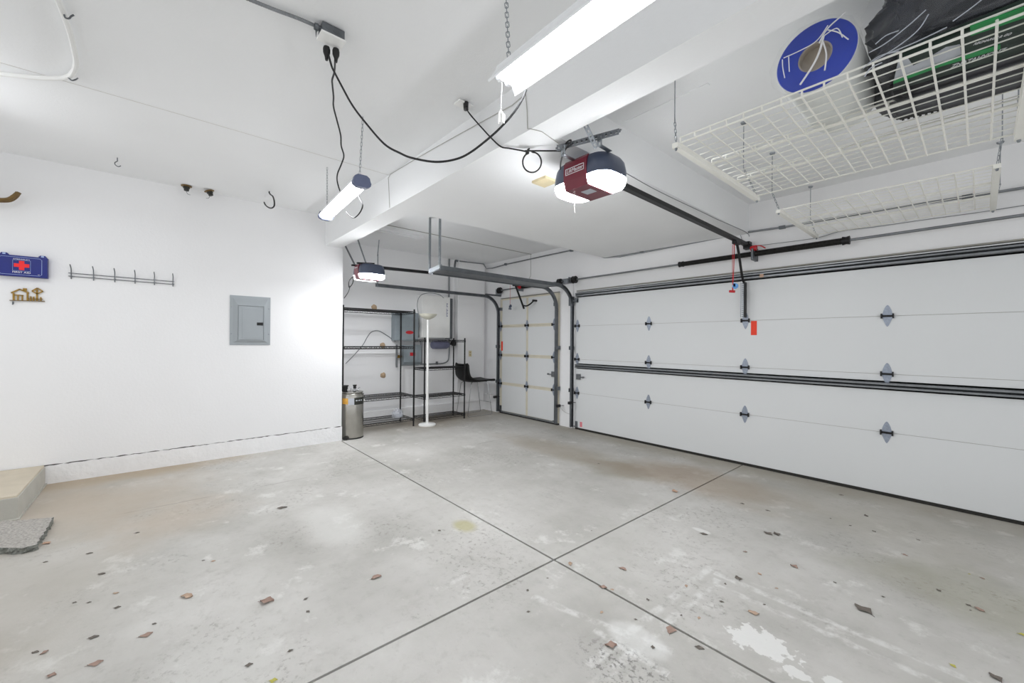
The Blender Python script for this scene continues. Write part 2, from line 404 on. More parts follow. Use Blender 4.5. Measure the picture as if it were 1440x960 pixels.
# ceilings: the main one with its crease, the one beyond the beam, the beam and the dropped soffit
YB0, YB1, ZB = 1.69, 1.905, 2.68
b = MB()
zr = 3.0
b.face([(-5.9, YR, 3.085), (-3.8, YR, 3.015), (-3.8, 1.75, 3.015), (-5.9, 1.75, 3.085)])
b.face([(-3.8, YR, 3.015), (XR + 0.1, YR, 2.99), (XR + 0.1, 1.75, 2.99), (-3.8, 1.75, 3.015)])
b.box(-6.95, XR + 0.1, YR, 1.8, 3.13, 3.2)
struct(b.build('ceiling', m_ceil, props='keep'))
struct(MB().box(-6.95, XR + 0.1, 1.8, 5.25, 2.99, 3.12).build('ceiling', m_ceil, props='keep'))
struct(MB().box(XL - 0.9, XR + 0.1, YB0, YB1, ZB, 3.1).build('trim_2', m_ceil, props='keep'))
b = MB(); x0, x1 = -3.72, -1.743
b.prism([(x0, YB1 - 0.002, ZB), (x0, YF + 0.01, 2.672), (x1, YF + 0.01, 2.652), (x1, YB1 - 0.002, ZB)], (0, 0, 0.36))
struct(b.build('trim_3', m_ceil, props='keep'))
b = MB(); b.box(XB, XB + 0.010, 1.93, 4.34, 1.80, 1.845, bevel=0.004); b.box(XB, XB + 0.008, 1.93, 4.34, 1.155, 1.195, bevel=0.003); struct(b.build('trim_11', m_wall, props='keep'))
# recess ceiling: access panel and batten joint
b = MB(); b.box(-6.10, -5.52, 2.0, 3.02, 2.955, 2.992, bevel=0.004); b.box(-6.02, -5.60, 2.0, 2.94, 2.945, 2.957)
struct(b.build('trim_4', m_ceil, props='keep'))
struct(MB().box(-5.362, -5.350, 1.9, 5.10, 2.984, 2.992).build('trim_5', m_doorseam, props='keep'))
b = MB(); b.tube([(-3.8, YR, 3.0145), (-3.79, 0.3, 3.0145), (-3.8, 1.69, 3.0145)], 0.0022, 5)
struct(b.build('trim_6', m_seam, props='keep'))
struct(MB().box(-1.69, -1.10, 2.53, 2.56, 2.985, 2.991).build('trim_7', m_ceil, props='keep'))

# ================================================================ garage doors
def hinge_proto(parent, x, y, z, s=1.0):
    pl = []
    for dz, dx in ((0.100, 0.004), (0.085, 0.014), (0.055, 0.026), (0.018, 0.034), (-0.018, 0.034), (-0.05, 0.024), (-0.085, 0.010), (-0.097, 0.003)):
        pl.append((dx * s, dz * s))
    poly = pl + [(-a, c) for a, c in pl[::-1]]
    b = MB(); b.prism([(x + a, y, z + c) for a, c in poly], (0, -0.004, 0))
    for dz in (0.06, -0.06, 0.03): b.lathe([(0.0, -0.009), (0.006, -0.009), (0.006, -0.003)], (x, y, z + dz * s), 8, 'Y')
    h = b.build('hinge', m_hinge, parent)
    b = MB(); b.rod((x - 0.043 * s, y - 0.014, z), (x + 0.043 * s, y - 0.014, z), 0.009, 8)
    for sx in (-1, 1): b.box(x + sx * 0.04 * s - 0.005, x + sx * 0.04 * s + 0.005, y - 0.028, y, z - 0.022, z + 0.022)
    k = b.build('knuckle', m_black, h)
    k.matrix_parent_inverse = Matrix.Identity(4)
    return h, k
def hinges(parent, y, spots, s=1.0):
    h = k = None
    for i, (x, z) in enumerate(spots):
        if i == 0: h, k = hinge_proto(parent, x, y, z, s); x0, z0 = x, z
        else:
            c = h.copy(); C.objects.link(c); c.location = h.location + Vector((x - x0, 0, z - z0))
            d = k.copy(); C.objects.link(d); d.parent = c
def strut_profile(b, x0, x1, y, z, h=0.085, d=0.05):
    P = [(y, z), (y, z + 0.012), (y - d, z + 0.018), (y - d, z + 0.034), (y - d * 0.45, z + 0.042), (y - d, z + 0.052), (y - d, z + h - 0.018), (y, z + h - 0.012), (y, z + h)]
    b.prism([(x0, a, c) for a, c in P], (x1 - x0, 0, 0))
def slide_lock(parent, x, y, z, sgn):
    b = MB(); b.box(x - 0.035, x + 0.035, y - 0.035, y, z - 0.045, z + 0.045, bevel=0.005)
    b.box(x + sgn * 0.03, x + sgn * 0.115, y - 0.03, y - 0.018, z - 0.012, z + 0.004); b.box(x + sgn * 0.10, x + sgn * 0.118, y - 0.05, y - 0.018, z - 0.014, z + 0.01)
    return part(b.build('slide_lock', m_strut, parent), 'grey steel slide lock at the door edge')
DY = 5.06
d2 = thing('door_1', 'wide white sectional double garage door with steel struts', 'garage door', (-1.8, DY, 0)); d2['kind'] = 'structure'
zs = (0.028, 0.583, 1.120, 1.655, 2.205); X0, X1 = -4.262, 0.68
for za, zb in zip(zs, zs[1:]):
    MB().box(X0, X1, DY, YF - 0.002, za + 0.0015, zb - 0.0015, bevel=0.0015).build('door_section', m_door, d2)
b = MB()
for z in zs[1:4]: b.box(X0, X1, DY + 0.003, YF - 0.004, z - 0.003, z + 0.003)
split(b, 'section_joint', m_doorseam, d2, 'thin grey joint between door sections')
b = MB().box(X0, X1, DY - 0.004, YF - 0.002, 0.0, 0.030, bevel=0.004)
part(b.build('bottom_seal', m_seal, d2), 'black rubber seal along the floor')
for z in (2.108, 0.972):
    b = MB(); strut_profile(b, X0 + 0.02, X1 - 0.02, DY, z); part(b.build('strut', m_strut, d2), 'dark grey ribbed steel strut')
hinges(d2, DY, [(x, z) for x in (-2.97, -1.757, -0.558) for z in (1.655, 1.122, 0.583)] + [(X0 + 0.035, z) for z in (1.655, 1.122, 0.583)])
slide_lock(d2, -4.19, DY, 0.845, 1)
b = MB().box(X0, X0 + 0.05, DY - 0.006, DY, 0.03, 0.13); b.rod((X0 - 0.03, DY - 0.02, 0.045), (X0 + 0.06, DY - 0.02, 0.045), 0.009); b.build('corner_bracket', m_galv, d2)
b = MB().box(X0, X0 + 0.05, DY - 0.04, DY, 2.03, 2.1, bevel=0.004); b.rod((X0 - 0.05, DY - 0.03, 2.06), (X0 + 0.05, DY - 0.03, 2.06), 0.02); b.build('top_roller', m_steel, d2)
part(MB().box(-1.70, -1.64, DY - 0.002, DY, 1.488, 1.648).build('warning_label', m_tag, d2), 'orange red warning label below a hinge')
part(MB().box(-4.165, -4.12, DY - 0.002, DY, 0.05, 0.13).build('warning_label', m_pink, d2), 'faded pink sticker near the floor')
b = MB()                                                # perforated operator bracket
x, yb = -1.745, DY - 0.045
b.box(x - 0.006, x, yb - 0.03, yb + 0.04, 1.69, 2.09)
part(b.build('operator_bracket', m_black, d2), 'black edge of the operator bracket')
b = MB()
for i in range(17):
    z0 = 1.695 + i * 0.0232; b.box(x - 0.038, x - 0.006, yb - 0.004, yb, z0, z0 + 0.014); 
b.box(x - 0.018, x - 0.006, yb - 0.004, yb, 1.69, 2.09); b.box(x - 0.05, x - 0.044 , yb - 0.004, yb, 1.69, 2.09)
part(b.build('perforated_strip', m_galv, d2), 'perforated galvanized strip')
part(MB().box(-1.60, -1.56, DY - 0.052, DY - 0.05, 2.125, 2.16).build('sticker', m_leafo, d2), 'small faded orange sticker on the strut')

d1 = thing('door_2', 'narrow white single garage door with cream rails in the recess', 'garage door', (-5.42, DY, 0)); d1['kind'] = 'structure'
zs1 = (0.028, 0.583, 1.135, 1.694, 2.225); A0, A1 = -6.185, -4.645; mid = -5.405
for za, zb in zip(zs1, zs1[1:]):
    s = MB().box(A0, A1, DY, YF - 0.002, za + 0.0015, zb - 0.0015).build('door_section', m_rail, d1)
    b = MB()
    for x0, x1 in ((A0 + 0.07, mid - 0.028), (mid + 0.028, A1 - 0.07)):
        b.box(x0, x1, DY - 0.006, DY + 0.002, za + 0.028, zb - 0.028, bevel=0.003)
    part(b.build('panel_skin', m_door, s), 'white panels framed by cream rails')
part(MB().box(A0, A1, DY - 0.004, YF - 0.002, 0.0, 0.022).build('bottom_seal', m_seal, d1), 'black rubber seal along the floor')
part(MB().box(A0, A1, DY - 0.012, DY, 0.022, 0.05).build('seal_retainer', m_galv, d1), 'galvanized strip holding the seal')
hinges(d1, DY - 0.006, [(mid, z) for z in zs1[1:4]] + [(A0 + 0.03, z) for z in zs1[1:4]] + [(A1 - 0.085, z) for z in zs1[1:4]])
slide_lock(d1, A1 - 0.09, DY, 0.85, -1)
part(MB().box(A0 + 0.045, A0 + 0.09, DY - 0.009, DY, 1.22, 1.40).build('warning_label', m_tag, d1), 'orange red warning label at the left stile')
for x in (A0 + 0.01, A1 - 0.06):
    b = MB().box(x, x + 0.05, DY - 0.012, DY, 0.03, 0.15); b.rod((x - 0.03, DY - 0.02, 0.06), (x + 0.06, DY - 0.02, 0.06), 0.01); b.build('corner_bracket', m_steel, d1)
for x in (A0 + 0.02, A1 - 0.07):
    b = MB().box(x, x + 0.05, DY - 0.05, DY, 2.0, 2.06, bevel=0.004); b.build('top_roller', m_steel, d1)
# top stop moulding between each door and the header
b = MB(); b.box(-4.26, 0.7, DY + 0.005, YF + 0.002, 2.212, 2.225); struct(b.build('trim_8', m_doorseam, props='keep'))
b = MB(); b.box(A0, A1, DY + 0.005, YF + 0.002, 2.232, 2.245); struct(b.build('trim_9', m_doorseam, props='keep'))

# ================================================================ tracks
def track_path(x, yv, zt, y_end, r=0.34):
    P = [(x, yv, 0.03), (x, yv, zt - r)]
    for i in range(1, 9):
        a = math.pi / 2 * i / 8; P.append((x, yv - r + r * math.cos(a), zt - r + r * math.sin(a)))
    P.append((x, y_end, zt)); return P
def c_track(b, P, side, wd=0.034, hg=0.026):
    """C-section swept along P (in a plane of constant X); SIDE = which way it opens"""
    P = [Vector(p) for p in P]; prof = [(0, -hg), (0, hg), (side * wd, hg), (side * wd, hg - 0.008), (side * 0.006, hg - 0.006), (side * 0.006, -hg + 0.006), (side * wd, -hg + 0.008), (side * wd, -hg)]
    rings = []
    for i, p in enumerate(P):
        t = (P[min(i + 1, len(P) - 1)] - P[max(0, i - 1)]).normalized(); u = Vector((0, -t.z, t.y))
        rings.append([b.bm.verts.new(p + Vector((a, 0, 0)) + u * c) for a, c in prof])
    n = len(prof)
    for A, B_ in zip(rings, rings[1:]):
        for j in range(n): b.bm.faces.new((A[j], A[(j + 1) % n], B_[(j + 1) % n], B_[j]))
    b.bm.faces.new(rings[0][::-1]); b.bm.faces.new(rings[-1])
def jamb_brackets(b, x0, x1, zz):
    for z in zz: b.box(x0, x1, 4.985, YF - 0.001, z - 0.03, z + 0.03); 
tp = thing('garage_door_track', 'paired steel door tracks joined by a wide plate hanging in the recess', 'door track', (-4.46, 4.0, 0))
b = MB(); c_track(b, track_path(-4.325, 5.02, 2.285, 2.56), 1); b.build('track', m_steel, tp)
b = MB(); c_track(b, track_path(-4.635, 5.02, 2.285, 2.66), -1); b.build('track', m_steel, tp)
b = MB(); b.prism([(-4.70, 2.64, 2.268), (-4.66, 4.70, 2.268), (-4.30, 4.70, 2.268), (-4.275, 2.56, 2.268)], (0, 0, 0.006))
b.bar((-4.275, 2.56, 2.285), (-4.30, 4.78, 2.285), 0.004, 0.05)
part(b.build('joining_plate', m_steel, tp), 'wide grey steel plate between the tracks')
b = MB(); b.bar((-4.69, 2.645, 2.30), (-4.28, 2.565, 2.30), 0.03, 0.05); part(b.build('cross_bar', m_galv, tp), 'bright galvanized cross bar at the near end')
def perforated(b, a, c, wd, hole=0.012, pitch=0.026, face=(1, 0, 0)):
    """perforated strap from A to C: two rails and rungs, so the slots are open"""
    a, c = Vector(a), Vector(c); t = (c - a).normalized(); f = Vector(face); s = t.cross(f).normalized(); f = s.cross(t).normalized(); L_ = (c - a).length
    for sg in (-1, 1):
        e = wd / 2 - (wd - hole) / 4
        b.bar(a + s * e * sg, c + s * e * sg, (wd - hole) / 2, 0.003, f)
    k = max(2, int(L_ / pitch)); 
    for i in range(k + 1):
        p = a + t * (L_ * i / k); d = t * (pitch - hole) / 2
        b.bar(p - d, p + d, hole * 1.05, 0.003, f)
for (x, y) in ((-4.665, 2.64), (-4.30, 2.57)):
    b = MB(); b.box(x - 0.016, x - 0.013, y - 0.016, y + 0.016, 2.29, 2.99); perforated(b, (x, y - 0.016, 2.29), (x, y - 0.016, 2.99), 0.030, face=(0, 1, 0))
    part(b.build('hanger_angle', m_galv, tp), 'perforated steel hanger angle')
b = MB(); jamb_brackets(b, -4.345, -4.33, (0.62, 1.3)); b.box(-4.36, -4.30, 4.99, 5.06, 1.98, 2.13); jamb_brackets(b, -4.615, -4.60, (0.62, 1.3)); split(b, 'jamb_bracket', m_steel, tp)
ts = thing('garage_door_track', 'steel door track along the left side of the single garage door', 'door track', (-6.22, 4.0, 0))
b = MB(); c_track(b, track_path(-6.215, 5.02, 2.265, 2.55), 1); b.build('track', m_steel, ts)
b = MB(); jamb_brackets(b, -6.23, -6.215, (0.62, 1.3)); b.bar((-6.215, 4.72, 2.30), (-6.215, 5.09, 2.30), 0.04, 0.03); split(b, 'jamb_bracket', m_steel, ts)
b = MB(); perforated(b, (-6.2, 2.58, 2.24), (-6.2, 2.58, 2.75), 0.032, face=(0, 1, 0)); perforated(b, (-6.2, 2.575, 2.72), (-6.14, 2.575, 2.985), 0.032, face=(0, 1, 0))
part(b.build('hanger_angle', m_galv, ts), 'perforated steel hanger strap')

# ================================================================ torsion springs
def spring_mesh(b, x0, x1, y, z, r, sag=0.0):
    n = int((x1 - x0) / 0.008); prof = []
    for i in range(n + 1):
        x = x0 + (x1 - x0) * i / n; prof.append((r + (0.0025 if i % 2 else 0), x))
    b.lathe([(0.012, x0)] + prof + [(0.012, x1)], (0, y, z), 14, 'X')
def drum(b, x, y, z, r=0.058):
    b.lathe([(0.0, -0.045), (0.03, -0.045), (0.04, -0.03), (r, -0.028), (r, -0.018), (r * 0.85, -0.012), (r * 0.9, 0.012), (r, 0.02), (r, 0.03), (0.03, 0.032), (0.02, 0.05), (0, 0.05)], (x, y, z), 20, 'X')
t1 = thing('torsion_spring', 'long black torsion spring on a shaft above the double door', 'torsion spring', (-1.66, 5.0, 2.36))
b = MB().rod((-4.30, 5.0, 2.393), (0.75, 5.0, 2.393), 0.0125, 10); b.build('shaft', m_strut, t1)
b = MB(); spring_mesh(b, -2.47, -1.68, 5.0, 2.393, 0.027); b.build('spring', m_spring, t1)
b = MB(); spring_mesh(b, -1.64, -0.87, 5.0, 2.393, 0.030); b.build('spring', m_spring, t1)
b = MB()
for x, r in ((-2.49, 0.036), (-0.85, 0.042)): b.lathe([(0.013, -0.03), (r, -0.028), (r * 0.85, 0), (r, 0.028), (0.013, 0.03)], (x, 5.0, 2.393), 14, 'X')
split(b, 'winding_cone', m_black, t1, 'black winding cone')
b = MB(); b.box(-1.672, -1.648, 4.955, YF, 2.32, 2.45, bevel=0.006); b.box(-1.68, -1.645, 5.09, YF, 2.32, 2.46); b.build('centre_bracket', m_steel, t1)
b = MB(); b.lathe([(0, -0.03), (0.025, -0.03), (0.032, 0.0), (0.03, 0.03), (0, 0.03)], (-1.655, 4.99, 2.455), 12, 'X'); b.tube(spline([(-1.64, 4.97, 2.47), (-1.58, 4.96, 2.465), (-1.53, 4.96, 2.43)]), 0.006, 6)
part(b.build('safety_cap', m_red, t1), 'red safety cap over the centre bracket')
b = MB(); drum(b, -4.25, 5.0, 2.393); b.build('cable_drum', m_black, t1)
b = MB(); b.box(-4.40, -4.32, 5.02, YF - 0.03, 2.35, 2.435); b.box(-4.335, -4.33, 4.95, 5.07, 2.345, 2.44); split(b, 'bearing_plate', m_galv, t1, 'shiny galvanized bearing plate')
t2 = thing('torsion_spring', 'short black torsion spring above the single door in the recess', 'torsion spring', (-5.42, 5.0, 2.36))
b = MB().rod((-6.25, 5.0, 2.393), (-4.50, 5.0, 2.393), 0.0125, 10); b.build('shaft', m_strut, t2)
b = MB(); spring_mesh(b, -5.52, -4.95, 5.0, 2.393, 0.028); b.build('spring', m_spring, t2)
b = MB(); drum(b, -6.14, 5.0, 2.393); b.build('cable_drum', m_black, t2)
b = MB(); drum(b, -4.57, 5.0, 2.393, 0.05); b.build('cable_drum', m_black, t2)
b = MB(); b.lathe([(0, -0.05), (0.03, -0.05), (0.036, 0.0), (0.03, 0.05), (0, 0.05)], (-5.54, 4.99, 2.40), 12, 'X'); part(b.build('safety_cap', m_red, t2), 'red cap at the end of the spring')
b = MB(); b.box(-4.53, -4.41, 5.02, YF - 0.03, 2.35, 2.435); b.box(-5.575, -5.56, 4.96, YF, 2.33, 2.45); b.box(-6.23, -6.20, 4.97, YF, 2.31, 2.42); split(b, 'bearing_plate', m_galv, t2, 'galvanized bearing plate')

# ================================================================ garage door openers
def rounded_plan(cx, y0, hw, dp, r, n=6):
    P = []
    for (x, y, a0) in ((cx + hw - r, y0 + r, -90), (cx + hw - r, y0 + dp - r, 0), (cx - hw + r, y0 + dp - r, 90), (cx - hw + r, y0 + r, 180)):
        for i in range(n + 1):
            a = math.radians(a0 + 90 * i / n); P.append((x + r * math.cos(a), y + r * math.sin(a)))
    return P
def loft(b, plan, levels, cx, cy):
    """stack the outline PLAN at (z, inset scale) LEVELS"""
    rings = [[b.bm.verts.new((cx + (x - cx) * s, cy + (y - cy) * s, z)) for x, y in plan] for z, s in levels]
    n = len(plan)
    for A, B in zip(rings, rings[1:]):
        for j in range(n): b.bm.faces.new((A[j], A[(j + 1) % n], B[(j + 1) % n], B[j]))
    b.bm.faces.new(rings[0][::-1]); b.bm.faces.new(rings[-1])
def opener_head(root, cx, y0, zb, hw=0.225, dp=0.30, cw=0.095, lens=None):
    cy = y0 + dp / 2; plan = rounded_plan(cx, y0, hw, dp, 0.10)
    b = MB(); loft(b, plan, ((zb + 0.055, 1.0), (zb + 0.10, 1.0), (zb + 0.155, 0.95), (zb + 0.185, 0.86), (zb + 0.195, 0.7)), cx, cy)
    b.box(cx - 0.06, cx + 0.06, cy - 0.05, cy + 0.12, zb + 0.19, zb + 0.205)
    b.build('housing', m_opener, root, True)
    b = MB()
    for sg in (-1, 1):
        q = [(x, y) for x, y in plan if sg * (x - cx) > cw - 0.004]; q = sorted(q, key=lambda p: math.atan2(p[1] - cy, sg * (p[0] - cx)))
        e = cx + sg * cw; q = [(e, y0 + 0.001)] + q + [(e, y0 + dp - 0.001)]
        rings = [[b.bm.verts.new((e + (x - e) * s, cy + (y - cy) * s2, z)) for x, y in q] for z, s, s2 in ((zb + 0.057, 1.0, 1.0), (zb + 0.03, 0.985, 0.985), (zb + 0.006, 0.90, 0.93), (zb, 0.74, 0.84))]
        n = len(q)
        for A, B in zip(rings, rings[1:]):
            for j in range(n): b.bm.faces.new((A[j], A[(j + 1) % n], B[(j + 1) % n], B[j]))
        b.bm.faces.new(rings[0][::-1]); b.bm.faces.new(rings[-1])
        part(b.build('lens', (lens[0 if sg < 0 else 1] if lens else m_lens), root, True), 'lit white lens'); b = MB()
    f = y0 - 0.006
    P = [(f + 0.02, zb + 0.19), (f + 0.004, zb + 0.17), (f, zb + 0.12), (f + 0.002, zb + 0.05), (f + 0.022, zb - 0.004), (y0 + dp - 0.02, zb - 0.004), (y0 + dp, zb + 0.05), (y0 + dp, zb + 0.18)]
    b = MB(); b.prism([(cx - cw, y, z) for y, z in P], (2 * cw, 0, 0)); cv = part(b.build('centre_cover', m_maroon, root), 'maroon centre cover with the silver name plate')
    return cv
o1 = thing('garage_door_opener', 'large maroon and slate opener with two lit lenses under the ceiling soffit', 'garage door opener', (-1.70, 2.2, 2.39))
cv = opener_head(o1, -1.735, 2.04, 2.405, hw=0.235)
yl = 2.04 - 0.0065
b = MB(); b.box(-1.810, -1.660, yl - 0.0015, yl + 0.001, 2.496, 2.500); b.box(-1.810, -1.660, yl - 0.0015, yl + 0.001, 2.534, 2.538); b.box(-1.812, -1.808, yl - 0.0015, yl + 0.001, 2.496, 2.538); b.box(-1.662, -1.658, yl - 0.0015, yl + 0.001, 2.496, 2.538)
b.build('plate_border', m_logo, cv)
text('name_plate', 'LiftMaster', (-1.735, yl, 2.517), (1, 0, 0), (0, 0, 1), 0.034, m_logo, cv, width=0.135, shear=0.2)
b = MB().box(-1.76, -1.68, 2.13, 2.20, 2.399, 2.402); part(b.build('rating_label', m_boxg, cv), 'pale rating label underneath')
b = MB().bar((-1.72, 2.30, 2.545), (-1.742, 5.06, 2.515), 0.045, 0.035); part(b.build('rail', m_black, o1), 'long black rail running to the door header')
b = MB(); b.box(-1.775, -1.71, 5.02, YF, 2.47, 2.55); b.rod((-1.78, 5.03, 2.51), (-1.70, 5.03, 2.51), 0.008); b.build('header_bracket', m_black, o1)
b = MB(); b.box(-1.76, -1.715, 4.66, 4.78, 2.465, 2.505, bevel=0.006); b.build('trolley', m_black, o1)
b = MB(); b.tube(spline([(-1.735, 4.74, 2.475), (-1.735, 4.80, 2.35), (-1.737, 4.87, 2.19), (-1.74, 4.93, 2.10), (-1.745, 4.985, 2.075), (-1.75, 5.02, 2.08)], 4), 0.013, 8); b.build('arm', m_black, o1)
b = MB(); b.tube([(-1.745, 4.69, 2.47), (-1.747, 4.685, 2.20), (-1.757, 4.685, 1.985)], 0.004, 6); b.tube(spline([(-1.745, 4.69, 2.47), (-1.76, 4.685, 2.44), (-1.760, 4.685, 2.20), (-1.757, 4.685, 1.99)]), 0.003, 6)
part(b.build('release_cord', m_red, o1), 'red emergency release cord')
b = MB(); b.rod((-1.79, 4.685, 1.960), (-1.735, 4.685, 1.952), 0.014, 10); b.rod((-1.757, 4.685, 1.955), (-1.757, 4.685, 2.0), 0.007); part(b.build('release_handle', m_red, o1), 'red release handle')
b = MB(); b.lathe([(0, -0.002), (0.03, -0.002), (0.03, 0.002), (0, 0.002)], (-1.728, 4.68, 2.010), 16, 'Y'); b.box(-1.748, -1.728, 4.678, 4.682, 2.005, 2.045); part(b.build('hang_tag', m_bluep, o1), 'light blue hang tag')
b = MB()
A, B = Vector((-1.79, 1.925, 2.640)), Vector((-1.405, 2.045, 2.640))
perforated(b, A, B, 0.036, hole=0.013, pitch=0.03, face=(0.3, -1, 0)); dn = Vector((0.285, -0.95, 0)).normalized()
perforated(b, A - dn * 0.02 + Vector((0, 0, 0.018)), B - dn * 0.02 + Vector((0, 0, 0.018)), 0.036, hole=0.013, pitch=0.03, face=(0, 0, 1))
part(b.build('mounting_angle', m_steel, o1), 'perforated steel mounting angle')
for t in (0.10, 0.70):
    p = A.lerp(B, t); b = MB(); perforated(b, (p.x, p.y + 0.004, 2.585), (p.x, p.y + 0.004, 2.65), 0.034, hole=0.012, pitch=0.026, face=(0, -1, 0)); b.bar((p.x, p.y + 0.004, 2.59), (p.x, 2.12, 2.585), 0.03, 0.003)
    b.build('hanger_strap', m_galv, o1)
b = MB(); perforated(b, (-1.511, 1.965, 2.559), (-1.561, 1.925, 2.701), 0.030, hole=0.012, pitch=0.026, face=(0, -1, 0)); b.build('brace_strap', m_galv, o1)
b = MB(); b.tube(spline([(-1.86, 2.2, 2.41), (-1.875, 2.2, 2.36), (-1.87, 2.2, 2.30)]), 0.0012, 5); part(b.build('antenna', m_thinw, o1), 'thin hanging antenna wire')

o2 = thing('garage_door_opener', 'smaller lit opener high in the recess above the wire shelving', 'garage door opener', (-5.45, 2.06, 2.22))
cv = opener_head(o2, -5.47, 1.985, 2.225, hw=0.205, dp=0.34, cw=0.07, lens=(m_lens3, m_lens2))
text('name_plate', 'LiftMaster', (-5.47, 1.9785, 2.37), (1, 0, 0), (0, 0, 1), 0.026, m_logo, cv, width=0.10, shear=0.2)
b = MB().bar((-5.46, 2.2, 2.405), (-5.43, 5.06, 2.475), 0.045, 0.038); part(b.build('rail', m_black, o2), 'black rail running to the single door')
b = MB(); b.bar((-5.56, 1.95, 2.41), (-5.56, 2.18, 2.43), 0.03, 0.02); b.bar((-5.36, 1.95, 2.41), (-5.36, 2.18, 2.43), 0.03, 0.02); split(b, 'mounting_angle', m_black, o2)
b = MB(); perforated(b, (-5.62, 2.02, 2.42), (-6.28, 2.02, 2.985), 0.034, face=(0, -1, 0)); b.build('hanger_strap', m_steel, o2)
b = MB(); perforated(b, (-5.47, 2.12, 2.42), (-5.93, 2.12, 2.985), 0.032, face=(0, -1, 0)); b.build('hanger_strap', m_galv, o2)
b = MB(); b.bar((-5.43, 5.0, 2.47), (-5.43, YF, 2.47), 0.05, 0.05); b.build('header_bracket', m_black, o2)
b = MB(); b.box(-5.60, -5.52, 4.86, 4.94, 2.41, 2.455, bevel=0.005); b.build('trolley', m_black, o2)
b = MB(); b.bar((-5.565, 4.90, 2.43), (-5.325, 4.90, 1.985), 0.028, 0.02, (1, 0, 0)); b.tube(spline([(-5.36, 4.915, 2.045), (-5.29, 4.93, 2.035), (-5.22, 4.96, 2.07), (-5.18, 5.0, 2.125)]), 0.013, 7); b.rod((-5.18, 4.97, 2.125), (-5.16, 5.058, 2.125), 0.018)
b.build('arm', m_black, o2)
b = MB(); b.rod((-5.695, 4.89, 2.44), (-5.695, 4.89, 2.06), 0.003, 6); part(b.build('release_cord', m_red, o2), 'thin red release cord')
b = MB(); b.rod((-5.725, 4.89, 2.005), (-5.665, 4.89, 2.00), 0.013, 8); b.lathe([(0, -0.003), (0.032, -0.003), (0.032, 0.003), (0, 0.003)], (-5.675, 4.885, 2.05), 14, 'Y'); b.box(-5.72, -5.68, 4.885, 4.895, 2.02, 2.06); part(b.build('release_handle', m_opener, o2), 'dark release handle with a round tag')
b = MB(); b.tube(spline([(-5.346, 1.900, 2.232), (-5.590, 1.930, 2.197), (-5.646, 1.950, 2.118), (-5.512, 1.950, 2.162), (-5.431, 1.930, 2.236)]), 0.006, 6); b.tube(spline([(-5.619, 1.950, 2.135), (-5.730, 1.970, 2.069), (-5.990, 2.000, 2.002)]), 0.005, 6)
part(b.build('cord', m_rubber, o2), 'looped black cord hanging from the opener')
b = MB().box(-5.97, -5.93, 1.93, 1.96, 2.17, 2.205, bevel=0.006); b.build('cord_plug', m_rubber, o2)

# ================================================================ hanging lights
s1 = thing('shop_light', 'lit white fluorescent shop light hanging on chains by the beam', 'hanging light', (-0.85, 1.175, 2.55))
x0, x1, yc, zl = -1.44, -0.22, 1.178, 2.555
b = MB()
prof = [(-0.082, 0.0), (-0.078, -0.008), (-0.076, 0.0), (-0.035, 0.055), (0.035, 0.055), (0.076, 0.0), (0.078, -0.008), (0.082, 0.0), (0.040, 0.062), (0.032, 0.085), (-0.032, 0.085), (-0.040, 0.062)]
b.prism([(x0, yc + a, zl + c) for a, c in prof], (x1 - x0, 0, 0)); b.build('reflector', m_refl, s1)
for a in (-0.024, 0.024):
    b = MB(); b.rod((x0 + 0.03, yc + a, zl + 0.026), (x1 - 0.03, yc + a, zl + 0.026), 0.0165, 14); part(b.build('tube', m_tube, s1, True), 'lit fluorescent tube')
for e in (x0 + 0.02, x1 - 0.02):
    b = MB()
    for a in (-0.024, 0.024):
        b.lathe([(0, -0.011), (0.019, -0.011), (0.019, 0.011), (0, 0.011)], (e, yc + a, zl + 0.026), 14, 'X'); b.box(e - 0.008, e + 0.008, yc + a - 0.012, yc + a + 0.012, zl + 0.03, zl + 0.056)
    b.build('lamp_holder', m_refl, s1)
b = MB(); b.chain((x0 + 0.06, yc - 0.01, zl + 0.08), (-1.46, 1.215, 2.998), 0.034, 0.016, 0.0022); part(b.build('chain', m_galv, s1), 'thin galvanized hanging chain')
b = MB(); b.chain((x1 - 0.10, yc, zl + 0.08), (x1 - 0.10, yc + 0.01, 2.995), 0.034, 0.016, 0.0022); part(b.build('chain', m_galv, s1), 'thin galvanized hanging chain')
b = MB(); b.rod((x0 - 0.0, yc + 0.0, zl + 0.03), (x0 - 0.008, yc, zl - 0.105), 0.0016, 6)
for dx, dy in ((0.012, 0.006), (-0.012, -0.004), (0.004, -0.012), (0.010, 0.014), (-0.006, 0.012)):
    b.tube([(x0 - 0.008, yc, zl - 0.10), (x0 - 0.008 + dx * 0.9, yc + dy, zl - 0.125), (x0 - 0.008 + dx, yc + dy * 0.8, zl - 0.16)], [0.003, 0.0045, 0.003], 6)
part(b.build('pull_cord', m_white, s1), 'white pull cord with a knotted tassel')

